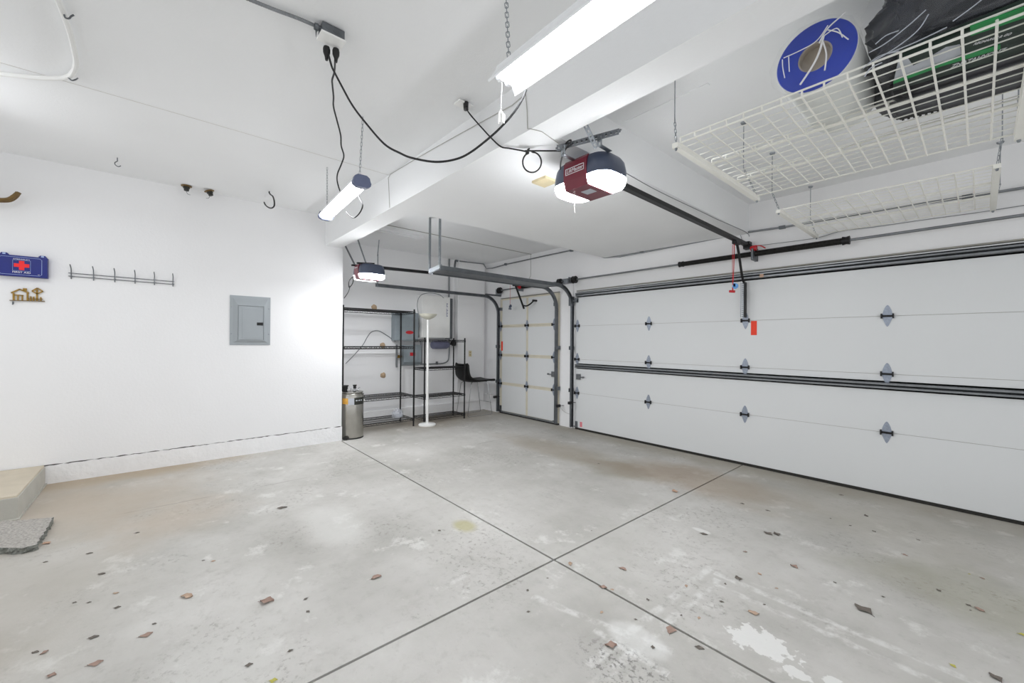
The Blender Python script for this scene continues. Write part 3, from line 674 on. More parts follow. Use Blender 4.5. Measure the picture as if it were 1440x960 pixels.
def led_light(name, A, B, ca, cb, label, dm=None):
    A, B = Vector(A), Vector(B); r = thing(name, label, 'hanging light', (A + B) / 2 - Vector((0, 0, 0.05)))
    t = (B - A).normalized(); s = t.cross(Vector((0, 0, 1))).normalized(); u = s.cross(t)
    top = [(-0.058, 0.0), (-0.050, 0.028), (-0.03, 0.042), (0.03, 0.042), (0.050, 0.028), (0.058, 0.0)]
    low = [(-0.056, 0.0)] + [(0.056 * math.cos(a), -0.036 * math.sin(a)) for a in (math.pi * (1 - k / 10) for k in range(1, 10))] + [(0.056, 0.0)]
    P = lambda q, o: [o + s * a + u * c for a, c in q]
    b = MB(); b.prism(P(top, A + t * 0.04), t * ((B - A).length - 0.08)); b.build('body', m_refl, r)
    b = MB(); b.prism(P(low, A + t * 0.04), t * ((B - A).length - 0.08)); part(b.build('diffuser', dm or m_led, r, True), 'lit white diffuser')
    cap = top + [(0.062, -0.006), (0.058, -0.025), (0.03, -0.041), (-0.03, -0.041), (-0.058, -0.025), (-0.062, -0.006)]
    for o in (A, B - t * 0.045):
        b = MB(); b.prism(P([(a * 1.05, c * 1.08) for a, c in cap], o), t * 0.045); part(b.build('end_cap', m_ledcap, r), 'slate coloured end cap')
    b = MB(); b.chain(A + t * 0.07 + u * 0.04, ca, 0.03, 0.012, 0.0016); part(b.build('chain', m_galv, r), 'thin hanging chain')
    b = MB(); b.chain(B - t * 0.07 + u * 0.04, cb, 0.03, 0.012, 0.0016); part(b.build('chain', m_galv, r), 'thin hanging chain')
    return r
l1 = led_light('shop_light', (-4.06, 1.175, 2.565), (-2.93, 1.10, 2.545), (-4.03, 1.18, 3.018), (-2.93, 1.10, 3.008), 'lit narrow shop light with slate end caps hanging near the recess')
b = MB(); b.tube(spline([(-3.214, 1.170, 2.571), (-3.182, 1.170, 2.507), (-3.107, 1.170, 2.433), (-3.165, 1.170, 2.386), (-3.287, 1.170, 2.375), (-3.384, 1.170, 2.414), (-3.469, 1.170, 2.464)]), 0.005, 6); part(b.build('linking_cord', m_rubber, l1), 'dark looped linking cord')
l2 = led_light('shop_light', (-4.70, -1.13, 2.87), (-3.58, -1.12, 2.87), (-4.63, -1.13, 3.035), (-3.65, -1.12, 3.012), 'lit narrow shop light hanging beyond the left edge of the picture', m_led2)

# ================================================================ cords, conduits and wires
b = MB(); b.tube(spline([(-2.260, 0.657, 2.921), (-2.237, 0.672, 2.834), (-2.222, 0.682, 2.797), (-2.182, 0.709, 2.712), (-2.132, 0.743, 2.610), (-2.072, 0.784, 2.516), (-1.976, 0.849, 2.386), (-1.902, 0.899, 2.329), (-1.844, 0.939, 2.296), (-1.742, 1.008, 2.264), (-1.656, 1.067, 2.265), (-1.590, 1.111, 2.290), (-1.508, 1.167, 2.352), (-1.451, 1.206, 2.407), (-1.409, 1.234, 2.459), (-1.381, 1.253, 2.510), (-1.368, 1.262, 2.547)]), 0.0052, 8)
c1 = b.build('power_cord', m_cord); tag(c1, 'black power cord swagged from the ceiling box to the long fluorescent light', 'power cord')
def plug(b, p, sc=1.0):
    x, y, z = p; b.lathe([(0, 0), (0.015 * sc, 0), (0.018 * sc, -0.012), (0.017 * sc, -0.032), (0.010 * sc, -0.05), (0.007 * sc, -0.07), (0, -0.07)], (x, y, z), 14)
b = MB(); plug(b, (-2.262, 0.655, 2.936)); b.build('plug', m_rubber, c1, True)
b = MB(); b.tube(spline([(-2.249, 0.693, 2.925), (-2.351, 0.725, 2.932), (-2.444, 0.750, 2.934), (-2.520, 0.762, 2.934), (-2.570, 0.779, 2.932), (-2.669, 0.816, 2.922), (-2.759, 0.844, 2.910), (-2.876, 0.904, 2.886), (-2.991, 0.965, 2.854), (-3.084, 1.000, 2.822), (-3.163, 1.045, 2.790), (-3.255, 1.057, 2.759), (-3.356, 1.063, 2.725), (-3.417, 1.077, 2.696), (-3.475, 1.107, 2.663), (-3.540, 1.152, 2.621)]), 0.0052, 8)
c2 = b.build('power_cord', m_cord); tag(c2, 'black power cord dropping from the ceiling box to the narrow shop light', 'power cord')
b = MB(); plug(b, (-2.245, 0.697, 2.936)); b.build('plug', m_rubber, c2, True)
cx, cy, cz = (-1.960, 1.866, 2.588)
lp = [(cx + 0.062 * math.cos(a) * 0.655, cy + 0.062 * math.cos(a) * 0.755, cz + 0.068 * math.sin(a)) for a in (math.pi * 0.62 + 2 * math.pi * k / 16 for k in range(17))]
b = MB(); b.tube(spline([(-2.258, 1.536, 2.950), (-2.349, 1.640, 2.979), (-2.244, 1.650, 2.861), (-2.152, 1.665, 2.758), (-2.054, 1.672, 2.664), (-2.042, 1.735, 2.668), (-1.999, 1.817, 2.662)] + lp[:-1] + [(-1.941, 1.859, 2.655), (-1.871, 1.922, 2.650), (-1.801, 1.983, 2.645)], 4), 0.0052, 8)
b.tube(spline([(-1.801, 1.983, 2.645), (-1.716, 1.935, 2.654), (-1.680, 1.935, 2.650), (-1.747, 1.950, 2.615), (-1.813, 1.990, 2.586), (-1.855, 2.030, 2.554)]), 0.0052, 8)
for k_ in range(3): b.link(((-1.969, 1.834, 2.652)[0] + 0.006 * k_ - 0.006, (-1.969, 1.834, 2.652)[1], 2.652), (0.3, 0.2, 1), (1, -0.4, 0.3 * k_), 0.034, 0.026, 0.0052)
b.tube([(-1.979, 1.817, 2.655), (-1.935, 1.866, 2.655)], 0.0052, 8)
c3 = b.build('power_cord', m_cord); tag(c3, 'black power cord with a tied loop running to the maroon opener', 'power cord')
b = MB(); x, y, z = (-2.274, 1.547, 2.985); b.tube([(x, y, 2.999), (x, y, z - 0.03), (-2.229, 1.528, 2.925)], [0.018, 0.016, 0.008], 12); b.build('plug', m_rubber, c3, True)
x, y, z = (-2.301, 1.547, 3.002)
r = thing('ceiling_outlet', 'white flush ceiling outlet with a black plug in it', 'outlet', (x, y, 3.0))
b = MB().box(x - 0.035, x + 0.035, y - 0.057, y + 0.057, 2.990, 3.0015, bevel=0.003); b.build('cover_plate', m_white, r)
b = MB()
for dy in (-0.02, 0.02): b.lathe([(0, 0), (0.016, 0), (0.016, -0.002), (0, -0.002)], (x, y + dy, 2.990), 14)
split(b, 'socket', m_white, r)
# metal junction box with receptacle, fed by flexible conduit
r = thing('junction_box', 'grey metal junction box on the ceiling holding a white duplex receptacle', 'junction box', (-2.22, 0.665, 2.95))
b = MB().box(-2.252, -2.178, 0.610, 0.720, 2.955, 3.003, bevel=0.003)
for y in (0.637, 0.672, 0.70): b.lathe([(0, 0), (0.011, 0), (0.011, 0.0015), (0.0, 0.0015)], (-2.178, y, 2.982), 12, 'X')
b.build('box_body', m_steel, r)
b = MB().box(-2.258, -2.172, 0.604, 0.726, 2.946, 2.955, bevel=0.002); part(b.build('cover_plate', m_white, r), 'white receptacle face')
b = MB(); b.lathe([(0.008, -0.03), (0.016, -0.028), (0.018, -0.012), (0.014, -0.01), (0.014, 0)], (-2.215, 0.610, 2.982), 12, 'Y'); b.prism([(-2.215, 0.585, 2.975), (-2.208, 0.592, 2.975), (-2.212, 0.588, 2.93)], (-0.004, 0.003, 0)); b.build('conduit_connector', m_steel, r)
b = MB()
P = spline([(-2.215, 0.582, 2.985), (-2.225, 0.50, 2.987), (-2.245, 0.40, 2.989), (-2.26, 0.25, 2.989), (-2.27, 0.0, 2.989)], 26)
b.tube(P, [0.0095 if i % 2 else 0.0075 for i in range(len(P))], 10); tag(b.build('flexible_conduit', m_conduit, None, True), 'ribbed flexible metal conduit along the ceiling to the junction box', 'conduit')
# white hose on hooks
b = MB(); hp = [(-2.781, -0.370, 2.985), (-2.853, -0.371, 2.985), (-2.983, -0.366, 2.985), (-3.111, -0.363, 2.985), (-3.286, -0.367, 2.985), (-3.430, -0.375, 2.985), (-3.560, -0.400, 2.985), (-3.651, -0.434, 2.985), (-3.715, -0.486, 2.985), (-3.793, -0.583, 2.985), (-3.849, -0.677, 2.985), (-3.923, -0.799, 2.985)]
b.tube(spline(hp, 5), 0.0135, 10); h = b.build('hose', m_hose, None, True); tag(h, 'white hose curving along the ceiling at the upper left on small hooks', 'hose')
for (px0, py0, px1, py1) in ():
    pass
for pts in ([(-2.941, -0.363, 2.975), (-2.944, -0.359, 2.962), (-2.947, -0.347, 2.966), (-2.965, -0.342, 2.990), (-2.961, -0.332, 3.000)], [(-3.635, -0.429, 2.975), (-3.630, -0.414, 2.962), (-3.620, -0.398, 2.968), (-3.664, -0.393, 3.000)]):
    b = MB(); b.tube(spline(pts, 5), 0.004, 7); part(b.build('hook', m_steel, h), 'small wire hook screwed into the ceiling')
# stapled bell wire: ceiling edge, beam face, underside, soffit edge
b = MB(); b.tube([(-3.776, 1.686, 2.689), (-3.795, 1.686, 2.847), (-3.814, 1.686, 2.992), (-3.761, 1.684, 3.010), (-3.374, 1.684, 2.993), (-2.980, 1.684, 2.970), (-2.616, 1.684, 2.945), (-2.258, 1.684, 2.918), (-1.957, 1.684, 2.895), (-1.831, 1.684, 2.910), (-1.819, 1.686, 2.806), (-1.812, 1.686, 2.690), (-1.784, 1.684, 2.678), (-1.762, 1.758, 2.678), (-1.795, 1.948, 2.678)], 0.0028, 6)
tag(b.build('bell_wire', m_thinw), 'pale thin wire stapled along the beam from corner to opener', 'wire')
b = MB(); b.tube(spline([(-1.738, 2.460, 2.660), (-1.738, 2.649, 2.656), (-1.738, 2.971, 2.642), (-1.738, 3.316, 2.638), (-1.738, 3.858, 2.640), (-1.738, 4.257, 2.640), (-1.738, 4.636, 2.648), (-1.738, 5.08, 2.64), (-1.735, 5.085, 2.50)], 4), 0.0035, 6)
tag(b.build('bell_wire', m_conduit), 'grey thin wire along the right edge of the soffit to the header', 'wire')
b = MB(); b.tube(spline([(-1.830, 5.090, 2.656), (-1.746, 5.090, 2.517), (-1.408, 5.090, 2.489), (-1.093, 5.090, 2.483), (-0.909, 5.090, 2.512), (-0.655, 5.090, 2.501), (-0.324, 5.090, 2.495), (0.004, 5.090, 2.486), (0.239, 5.090, 2.486), (0.9, 5.09, 2.48)], 4), 0.003, 6)
tag(b.build('bell_wire', m_conduit), 'thin wire across the header above the torsion spring', 'wire')
b = MB()
P = [(1.3, 5.08, 2.625), (0.221, 5.080, 2.621), (-0.555, 5.080, 2.646), (-1.406, 5.080, 2.652), (-1.736, 5.080, 2.668), (-2.609, 5.080, 2.657), (-3.454, 5.080, 2.652), (-3.731, 5.080, 2.679), (-3.824, 5.080, 2.726), (-4.143, 5.080, 2.843)]
b.tube(P, 0.011, 10); r = b.build('pipe_conduit', m_conduit, None, True); tag(r, 'long metal conduit along the header above the double door', 'conduit')
b = MB()
for q in ((-1.406, 5.080, 2.652), (-3.095, 5.080, 2.661), (-0.074, 5.080, 2.633)): b.box(q[0] - 0.03, q[0] + 0.03, 5.06, YF, q[2] - 0.016, q[2] + 0.016, bevel=0.004)
split(b, 'coupling', m_steel, r)
b = MB(); P = [(-4.304, 5.080, 2.899), (-5.102, 5.080, 2.900), (-6.038, 5.080, 2.898), (-6.45, 5.06, 2.875), (-6.57, 5.0, 2.875), (-6.580, 4.935, 2.962), (-6.580, 4.354, 2.940)]
b.tube(P, 0.011, 10); r = b.build('pipe_conduit', m_conduit, None, True); tag(r, 'metal conduit turning the upper corner of the recess', 'conduit')
b = MB(); q = Vector((-6.580, 4.321, 2.936)); b.tube(spline([q, q + Vector((0.0, -0.05, 0)), q + Vector((0.02, -0.075, -0.05)), q + Vector((0.02, -0.085, -0.13))]), 0.02, 9); part(b.build('elbow', m_steel, r), 'dark elbow fitting at its end')
b = MB(); q = Vector((-6.059, 5.080, 2.901)); b.box(q.x - 0.02, q.x + 0.02, 5.06, YF, q.z - 0.02, q.z + 0.02); q = Vector((-4.379, 5.080, 2.894)); b.box(q.x - 0.03, q.x + 0.02, 5.06, YF, q.z - 0.016, q.z + 0.016); split(b, 'coupling', m_steel, r)
b = MB(); b.tube([(-5.36, 5.09, 2.98), (-5.36, 5.09, 2.60), (-5.42, 5.09, 2.52)], 0.004, 6); tag(b.build('bell_wire', m_thinw), 'thin white wire dropping down the header over the single door', 'wire')
# photo eyes with their leads
def photo_eye(x, z, label, wire):
    r = thing('safety_sensor', label, 'sensor', (x, 4.96, z))
    b = MB(); b.box(x - 0.02, x + 0.02, 4.92, 5.0, z - 0.022, z + 0.022, bevel=0.005); b.bar((x, 4.99, z), (x + 0.02, 5.08, z), 0.03, 0.004); b.build('sensor_body', m_rubber, r)
    b = MB(); b.tube(spline(wire), 0.003, 6); part(b.build('lead', m_thinw, r), 'thin grey lead')
photo_eye(-6.20, 0.315, 'black photo eye on the left track of the single door', [(-6.21, 5.0, 0.31), (-6.3, 5.045, 0.325), (-6.45, 5.045, 0.33), (-6.58, 5.045, 0.335)])
photo_eye(-4.54, 0.345, 'black photo eye on the right track of the single door', [(-4.55, 5.0, 0.34), (-4.53, 5.06, 0.26), (-4.45, 5.065, 0.23), (-4.40, 5.065, 0.22)])
photo_eye(-4.285, 0.425, 'black photo eye on the left track of the double door', [(-4.29, 5.0, 0.41), (-4.33, 5.05, 0.30), (-4.36, 5.065, 0.24), (-4.40, 5.065, 0.22)])
q = (-2.278, 2.311, 2.660); b = MB(); b.box(-2.345, -2.20, 2.24, 2.375, 2.655, 2.676, bevel=0.003); b.box(-2.35, -2.20, 2.238, 2.245, 2.660, 2.677)
tag(b.build('ceiling_block', m_beige), 'small beige block on the soffit left of the maroon opener', 'block')

# ================================================================ things on the left wall and its ceiling edge
WX = XL
r = thing('first_aid_box', 'flat navy first aid box with a red cross on the left wall', 'first aid box', (WX + 0.03, -0.955, 1.95))
fx = WX + 0.062
b = MB().box(WX + 0.002, fx, -1.108, -0.803, 1.957, 2.148, bevel=0.005); b.build('case', m_blue, r)
b = MB()
for y in (-1.065, -0.835): b.box(WX + 0.02, fx - 0.004, y - 0.024, y + 0.024, 2.146, 2.158); b.box(WX + 0.02, fx - 0.004, y - 0.018, y + 0.018, 2.156, 2.166, bevel=0.003)
split(b, 'hinge_tab', m_blue, r)
b = MB()
for y in (-1.065, -0.835): b.box(fx - 0.012, fx - 0.003, y - 0.009, y + 0.009, 2.150, 2.163)
split(b, 'tab_inset', m_bluew, r, 'pale inset in the hinge tab')
b = MB(); y0, y1, z0, z1 = -1.092, -0.838, 1.972, 2.132
fr = [(y0 + .012, z0), (y1 - .012, z0), (y1, z0 + .012), (y1, z1 - .012), (y1 - .012, z1), (y0 + .012, z1), (y0, z1 - .012), (y0, z0 + .012)]
b.tube([(fx + 0.0008, a, c) for a, c in fr], 0.0016, 5, closed=True); part(b.build('printed_border', m_bluew, r), 'pale printed border line')
b = MB(); b.tube([(fx + 0.0008, a, c) for a, c in ((-1.013, 2.008), (-0.907, 2.008), (-0.907, 2.105), (-1.013, 2.105))], 0.0014, 5, closed=True); part(b.build('cross_frame', m_bluew, r), 'pale square frame round the cross')
b = MB(); c0, c1, a = -0.960, 2.058, 0.016
b.prism([(fx, c0 + y, c1 + z) for y, z in ((-a, -.042), (a, -.042), (a, -a), (.046, -a), (.046, a), (a, a), (a, .042), (-a, .042), (-a, a), (-.046, a), (-.046, -a), (-a, -a))], (0.0016, 0, 0)); part(b.build('cross', m_cross, r), 'red cross emblem')
part(text('lettering', 'FIRST AID', (fx, -0.960, 1.994), (0, 1, 0), (0, 0, 1), 0.022, m_white, r, width=0.108), 'white lettering')
part(text('lettering', 'EMERGENCY', (fx, -0.960, 2.1135), (0, 1, 0), (0, 0, 1), 0.012, m_white, r, width=0.10), 'small white lettering above the cross')
part(text('lettering', 'AC', (fx, -0.855, 1.982), (0, 1, 0), (0, 0, 1), 0.010, m_white, r), 'tiny corner mark')

r = thing('key_rack', 'small brass key rack shaped like a house with tree and fence', 'key rack', (WX + 0.01, -0.93, 1.74))
b = MB()
def seg(a, c, t=0.010): b.bar(a, c, 0.008, t, Vector((0, 1, 0)).cross(Vector(c) - Vector(a)) if False else (0, 0, 1) if abs(c[2] - a[2]) < abs(c[1] - a[1]) else (0, 1, 0))
for p, q, t in (((-5.820, -1.014, 1.741), (-5.820, -1.015, 1.805), .012), ((-5.820, -1.030, 1.805), (-5.820, -0.978, 1.844), .011), ((-5.820, -0.981, 1.844), (-5.820, -0.923, 1.813), .011), ((-5.820, -0.932, 1.812), (-5.820, -0.931, 1.743), .012), ((-5.820, -1.012, 1.788), (-5.820, -0.956, 1.788), .008), ((-5.820, -0.989, 1.787), (-5.820, -0.989, 1.739), .009), ((-5.820, -0.963, 1.789), (-5.820, -0.963, 1.741), .009), ((-5.820, -0.929, 1.759), (-5.820, -0.837, 1.763), .006), ((-5.820, -0.912, 1.783), (-5.820, -0.912, 1.741), .009), ((-5.820, -0.894, 1.782), (-5.820, -0.894, 1.743), .009), ((-5.820, -0.850, 1.781), (-5.820, -0.849, 1.742), .009), ((-5.820, -0.874, 1.852), (-5.820, -0.873, 1.742), .011), ((-5.820, -0.905, 1.833), (-5.820, -0.872, 1.865), .009), ((-5.820, -0.872, 1.865), (-5.820, -0.837, 1.836), .009), ((-5.820, -0.905, 1.833), (-5.820, -0.873, 1.809), .009), ((-5.820, -0.873, 1.809), (-5.820, -0.837, 1.836), .009)): seg(p, q, t)
q = (-5.820, -0.948, 1.845); b.box(q[0] - 0.004, q[0] + 0.004, q[1] - 0.012, q[1] + 0.012, q[2] - 0.014, q[2] + 0.010)
b.build('house_silhouette', m_brass, r)
b = MB(); b.bar((-5.820, -1.038, 1.737), (-5.820, -0.825, 1.743), 0.014, 0.006); part(b.build('base_bar', m_bronze, r), 'dark base bar')
b = MB(); q = Vector((-5.820, -1.018, 1.727)); b.tube(spline([q, q + Vector((0.006, 0, -0.015)), q + Vector((0.014, 0, -0.028)), q + Vector((0.022, 0, -0.022))]), 0.0035, 7); b.tube([q + Vector((0, 0, 0)), q + Vector((0, 0, -0.024))], 0.005, 7); part(b.build('key_hook', m_steel, r), 'grey key hook')

r = thing('hook_rack', 'thin grey wire rack of six coat hooks on the left wall', 'hook rack', (WX + 0.02, -0.27, 1.93))
b = MB(); b.rod((WX + 0.012, -0.675, 2.030), (WX + 0.012, 0.118, 2.027), 0.0035, 7); b.rod((WX + 0.012, -0.675, 2.000), (WX + 0.012, 0.118, 1.996), 0.0035, 7); b.build('rail', m_steel, r)
for i in range(6):
    y = -0.655 + i * 0.1525; b = MB(); b.tube(spline([(WX + 0.008, y, 1.975), (WX + 0.016, y, 1.99), (WX + 0.016, y, 2.04), (WX + 0.03, y, 2.075), (WX + 0.06, y - 0.004, 2.108)], 4), 0.0042, 7)
    b.lathe([(0, 0), (0.007, 0), (0.007, 0.01), (0, 0.01)], (WX + 0.002, y, 2.0), 8, 'X'); b.build('coat_hook', m_steel, r)

r = thing('breaker_panel', 'grey electrical breaker panel set in the left wall', 'breaker panel', (WX + 0.005, 0.837, 1.33))
y0, y1, z0, z1 = 0.627, 1.046, 1.329, 1.922
def frame_loft(b, rings):
    R = [[b.bm.verts.new((x, y, z)) for y, z in ((a0, c0), (a1, c0), (a1, c1), (a0, c1))] for x, a0, a1, c0, c1 in rings]
    for A, B in zip(R, R[1:]):
        for j in range(4): b.bm.faces.new((A[j], A[(j + 1) % 4], B[(j + 1) % 4], B[j]))
    return R
b = MB(); R = frame_loft(b, ((WX - 0.002, y0, y1, z0, z1), (WX + 0.006, y0, y1, z0, z1), (WX + 0.008, y0 + 0.03, y1 - 0.03, z0 + 0.03, z1 - 0.03), (WX + 0.022, y0 + 0.075, y1 - 0.07, z0 + 0.055, z1 - 0.115), (WX + 0.020, y0 + 0.080, y1 - 0.075, z0 + 0.06, z1 - 0.12), (WX + 0.010, y0 + 0.080, y1 - 0.075, z0 + 0.06, z1 - 0.12)))
b.bm.faces.new(R[-1])
b.build('trim_frame', m_grey, r)
b = MB().box(WX + 0.010, WX + 0.0235, y0 + 0.083, y1 - 0.078, z0 + 0.063, z1 - 0.123, bevel=0.003); b.box(WX + 0.022, WX + 0.0265, y0 + 0.12, y1 - 0.09, z0 + 0.085, z1 - 0.15, bevel=0.0025)
dr = b.build('door', m_grey, r)
b = MB().box(WX + 0.024, WX + 0.033, y1 - 0.147, y1 - 0.082, 1.570, 1.606, bevel=0.003); part(b.build('latch', m_black, dr), 'black latch')
b = MB()
for y, z in ((y0 + 0.017, z0 + 0.135), (y1 - 0.016, z0 + 0.135), (y0 + 0.017, z1 - 0.14), (y1 - 0.016, z1 - 0.14)): b.lathe([(0, 0.012), (0.007, 0.011), (0.008, 0.004), (0.008, 0.0)], (WX, y, z), 10, 'X')
split(b, 'screw', m_galv, r, 'shiny corner screw')

# storage hook at the picture's left edge
b = MB()
for dx in (0.0, 0.045):
    b.tube(spline([(WX + 0.10 + dx, -1.20, 2.612), (WX + 0.10 + dx, -1.14, 2.611), (WX + 0.10 + dx, -1.085, 2.613), (WX + 0.10 + dx, -1.03, 2.628), (WX + 0.10 + dx, -0.995, 2.665), (WX + 0.10 + dx, -0.972, 2.715 - dx * 0.3)], 5), 0.0155, 10)
b.box(WX, WX + 0.17, -1.215, -1.185, 2.595, 2.63); b.box(WX, WX + 0.004, -1.23, -1.17, 2.54, 2.70)
tag(b.build('storage_hook', m_bronze, None, True), 'bronze double pronged storage hook at the left edge of the picture', 'hook')
x, y, _ = (-5.223, -0.305, 3.060)
b = MB(); b.tube(spline([(x, y, 3.075), (x, y, 3.045), (x, y, 3.03), (x, y - 0.016, 3.012), (x, y - 0.012, 2.992), (x, y + 0.008, 2.982), (x, y + 0.024, 2.995)]), 0.0038, 7)
tag(b.build('ceiling_hook', m_steel, None, True), 'small grey screw hook in the ceiling above the wire rack', 'hook')
b = MB(); b.tube(spline([(-5.21, 0.923, 3.075), (-5.261, 0.923, 3.059), (-5.201, 0.923, 3.019), (-5.067, 0.923, 2.960), (-4.991, 0.923, 2.894), (-4.982, 0.923, 2.838), (-5.099, 0.923, 2.841), (-5.274, 0.923, 2.888), (-5.452, 0.923, 2.959), (-5.548, 0.923, 3.016)]), 0.0075, 8)
tag(b.build('ceiling_hook', m_rubber, None, True), 'large black vinyl hook in the ceiling above the breaker panel', 'hook')
for (px, lab, tilt, sgn) in (((-5.705, 0.212, 3.074), 'dark ribbed swivel hook at the wall top, upright and on the left', 0.0, 1), ((-5.70, 0.418, 3.07), 'dark ribbed swivel hook at the wall top, tilted and on the right', 0.35, -1)):
    x, y, z = px; r = thing('swivel_hook', lab, 'hook', (x, y, z - 0.02))
    b = MB(); b.lathe([(0, 0.0), (0.046, 0.0), (0.050, -0.004), (0.046, -0.010), (0.02, -0.014), (0, -0.014)], (x, y, z), 20); o = b.build('disc', m_bronze, r, True); o.rotation_euler = (tilt, 0, 0)
    b = MB(); b.lathe([(0, -0.012), (0.030, -0.013), (0.030, -0.03), (0.022, -0.032), (0.022, -0.038), (0.024, -0.04), (0.022, -0.055), (0.014, -0.058), (0.0, -0.058)], (x, y, z), 18); o = b.build('ribbed_neck', m_label, r); o.rotation_euler = (tilt, 0, 0)
    b = MB(); b.tube(spline([(x, y, z - 0.055), (x, y + 0.004 * sgn, z - 0.075), (x, y + 0.016 * sgn, z - 0.09), (x, y + 0.034 * sgn, z - 0.092)]), 0.0022, 6); b.build('wire_hook', m_steel, r)

# ================================================================ step and slab at the left
r = thing('concrete_step', 'low concrete step with a tan tread against the left wall', 'step', (-5.33, -1.5, 0))
b = MB(); b.box(-5.822, -4.833, -2.4, -0.812, 0.0, 0.172, bevel=0.006); b.box(-5.82, -4.80, -2.4, -0.80, 0.0, 0.012); b.build('riser', m_stepside, r)
b = MB(); b.box(-5.822, -4.838, -2.4, -0.818, 0.165, 0.187, bevel=0.008); part(b.build('tread', m_step, r), 'tan worn tread')
b = MB(); 
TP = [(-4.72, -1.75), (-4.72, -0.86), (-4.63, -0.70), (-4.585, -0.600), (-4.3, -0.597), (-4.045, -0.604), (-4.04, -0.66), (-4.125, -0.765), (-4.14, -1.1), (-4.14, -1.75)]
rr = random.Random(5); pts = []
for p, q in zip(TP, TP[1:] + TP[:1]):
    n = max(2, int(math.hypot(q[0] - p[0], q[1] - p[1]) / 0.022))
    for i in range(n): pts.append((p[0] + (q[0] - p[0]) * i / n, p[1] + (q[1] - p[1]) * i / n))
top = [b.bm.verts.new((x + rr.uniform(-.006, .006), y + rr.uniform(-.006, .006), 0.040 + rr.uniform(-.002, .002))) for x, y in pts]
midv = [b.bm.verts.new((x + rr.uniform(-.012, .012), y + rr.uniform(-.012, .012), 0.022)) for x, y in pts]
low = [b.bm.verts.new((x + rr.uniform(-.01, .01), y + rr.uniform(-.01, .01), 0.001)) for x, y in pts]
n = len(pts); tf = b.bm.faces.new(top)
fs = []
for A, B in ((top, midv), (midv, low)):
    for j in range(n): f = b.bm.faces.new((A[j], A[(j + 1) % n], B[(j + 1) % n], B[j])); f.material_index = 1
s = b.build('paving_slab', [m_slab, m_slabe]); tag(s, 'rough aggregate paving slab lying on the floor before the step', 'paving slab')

# ================================================================ the recess: shelving, tank, lamp, stool
def wire_shelf(root, x0, x1, y0, y1, z, near_truss=True):
    b = MB()
    n = int((y1 - y0) / 0.026)
    for i in range(n + 1):
        y = y0 + (y1 - y0) * i / n; b.rod((x0, y, z), (x1, y, z), 0.0026, 4)
    for k in range(4): x = x0 + (x1 - x0) * k / 3; b.rod((x, y0, z - 0.004), (x, y1, z - 0.004), 0.0035, 5)
    for x in (x0, x1):
        b.rod((x, y0, z), (x, y1, z), 0.005, 6); b.rod((x, y0, z - 0.032), (x, y1, z - 0.032), 0.005, 6); m = int((y1 - y0) / 0.04)
        b.tube([(x, y0 + (y1 - y0) * i / m, z - (0.032 if i % 2 else 0.0)) for i in range(m + 1)], 0.003, 4)
    for y in (y0, y1):
        b.rod((x0, y, z), (x1, y, z), 0.005, 6); b.rod((x0, y, z - 0.032), (x1, y, z - 0.032), 0.005, 6); m = int((x1 - x0) / 0.04)
        b.tube([(x0 + (x1 - x0) * i / m, y, z - (0.032 if i % 2 else 0.0)) for i in range(m + 1)], 0.003, 4)
    for x in (x0, x1):
        for y in (y0, y1): b.lathe([(0.013, -0.036), (0.019, -0.034), (0.016, 0.006), (0.013, 0.008)], (x, y, z), 10)
    return b.build('shelf', m_black, root)
def shelf_unit(label, x0, x1, y0, y1, h, levels):
    r = thing('wire_shelf_unit', label, 'shelving unit', ((x0 + x1) / 2, (y0 + y1) / 2, 0))
    for x in (x0, x1):
        for y in (y0, y1):
            b = MB(); b.rod((x, y, 0.012), (x, y, h), 0.0128, 10); b.lathe([(0, 0), (0.014, 0), (0.016, 0.006), (0.012, 0.012), (0, 0.012)], (x, y, 0), 10); b.lathe([(0.0128, 0), (0.0135, 0.004), (0.008, 0.010), (0, 0.010)], (x, y, h), 10); b.build('post', m_black, r)
    for z in levels: wire_shelf(r, x0, x1, y0, y1, z)
    return r
shelf_unit('tall black wire shelving unit with four shelves behind the steel tank', -6.57, -6.085, 2.02, 3.155, 1.905, (1.875, 1.30, 0.505, 0.125))
shelf_unit('shorter black wire shelving unit behind the white floor lamp', -6.49, -6.12, 3.37, 4.18, 1.445, (1.415, 0.93, 0.445, 0.085))
r = thing('steel_tank', 'upright stainless steel tank with black caps beside the wall end', 'tank', (-5.928, 2.105, 0))
tx, ty = -5.928, 2.105
b = MB(); b.lathe([(0.0, 0.015), (0.150, 0.015), (0.154, 0.03), (0.154, 0.62), (0.150, 0.632), (0.135, 0.645), (0.148, 0.650), (0.146, 0.662), (0.10, 0.672), (0.0, 0.676)], (tx, ty, 0), 48); b.lathe([(0.1545, 0.615), (0.1565, 0.618), (0.1565, 0.626), (0.1545, 0.63)], (tx, ty, 0), 48); b.build('body', m_inox, r, True)
b = MB(); b.lathe([(0.0, 0.0), (0.150, 0.0), (0.156, 0.004), (0.156, 0.016), (0.150, 0.018)], (tx, ty, 0), 40); part(b.build('base_ring', m_rubber, r, True), 'black base ring')
b = MB(); b.box(tx + 0.07, tx + 0.14, ty - 0.165, ty - 0.10, 0.014, 0.032, bevel=0.004); part(b.build('pedal', m_rubber, r), 'black pedal block at the base')
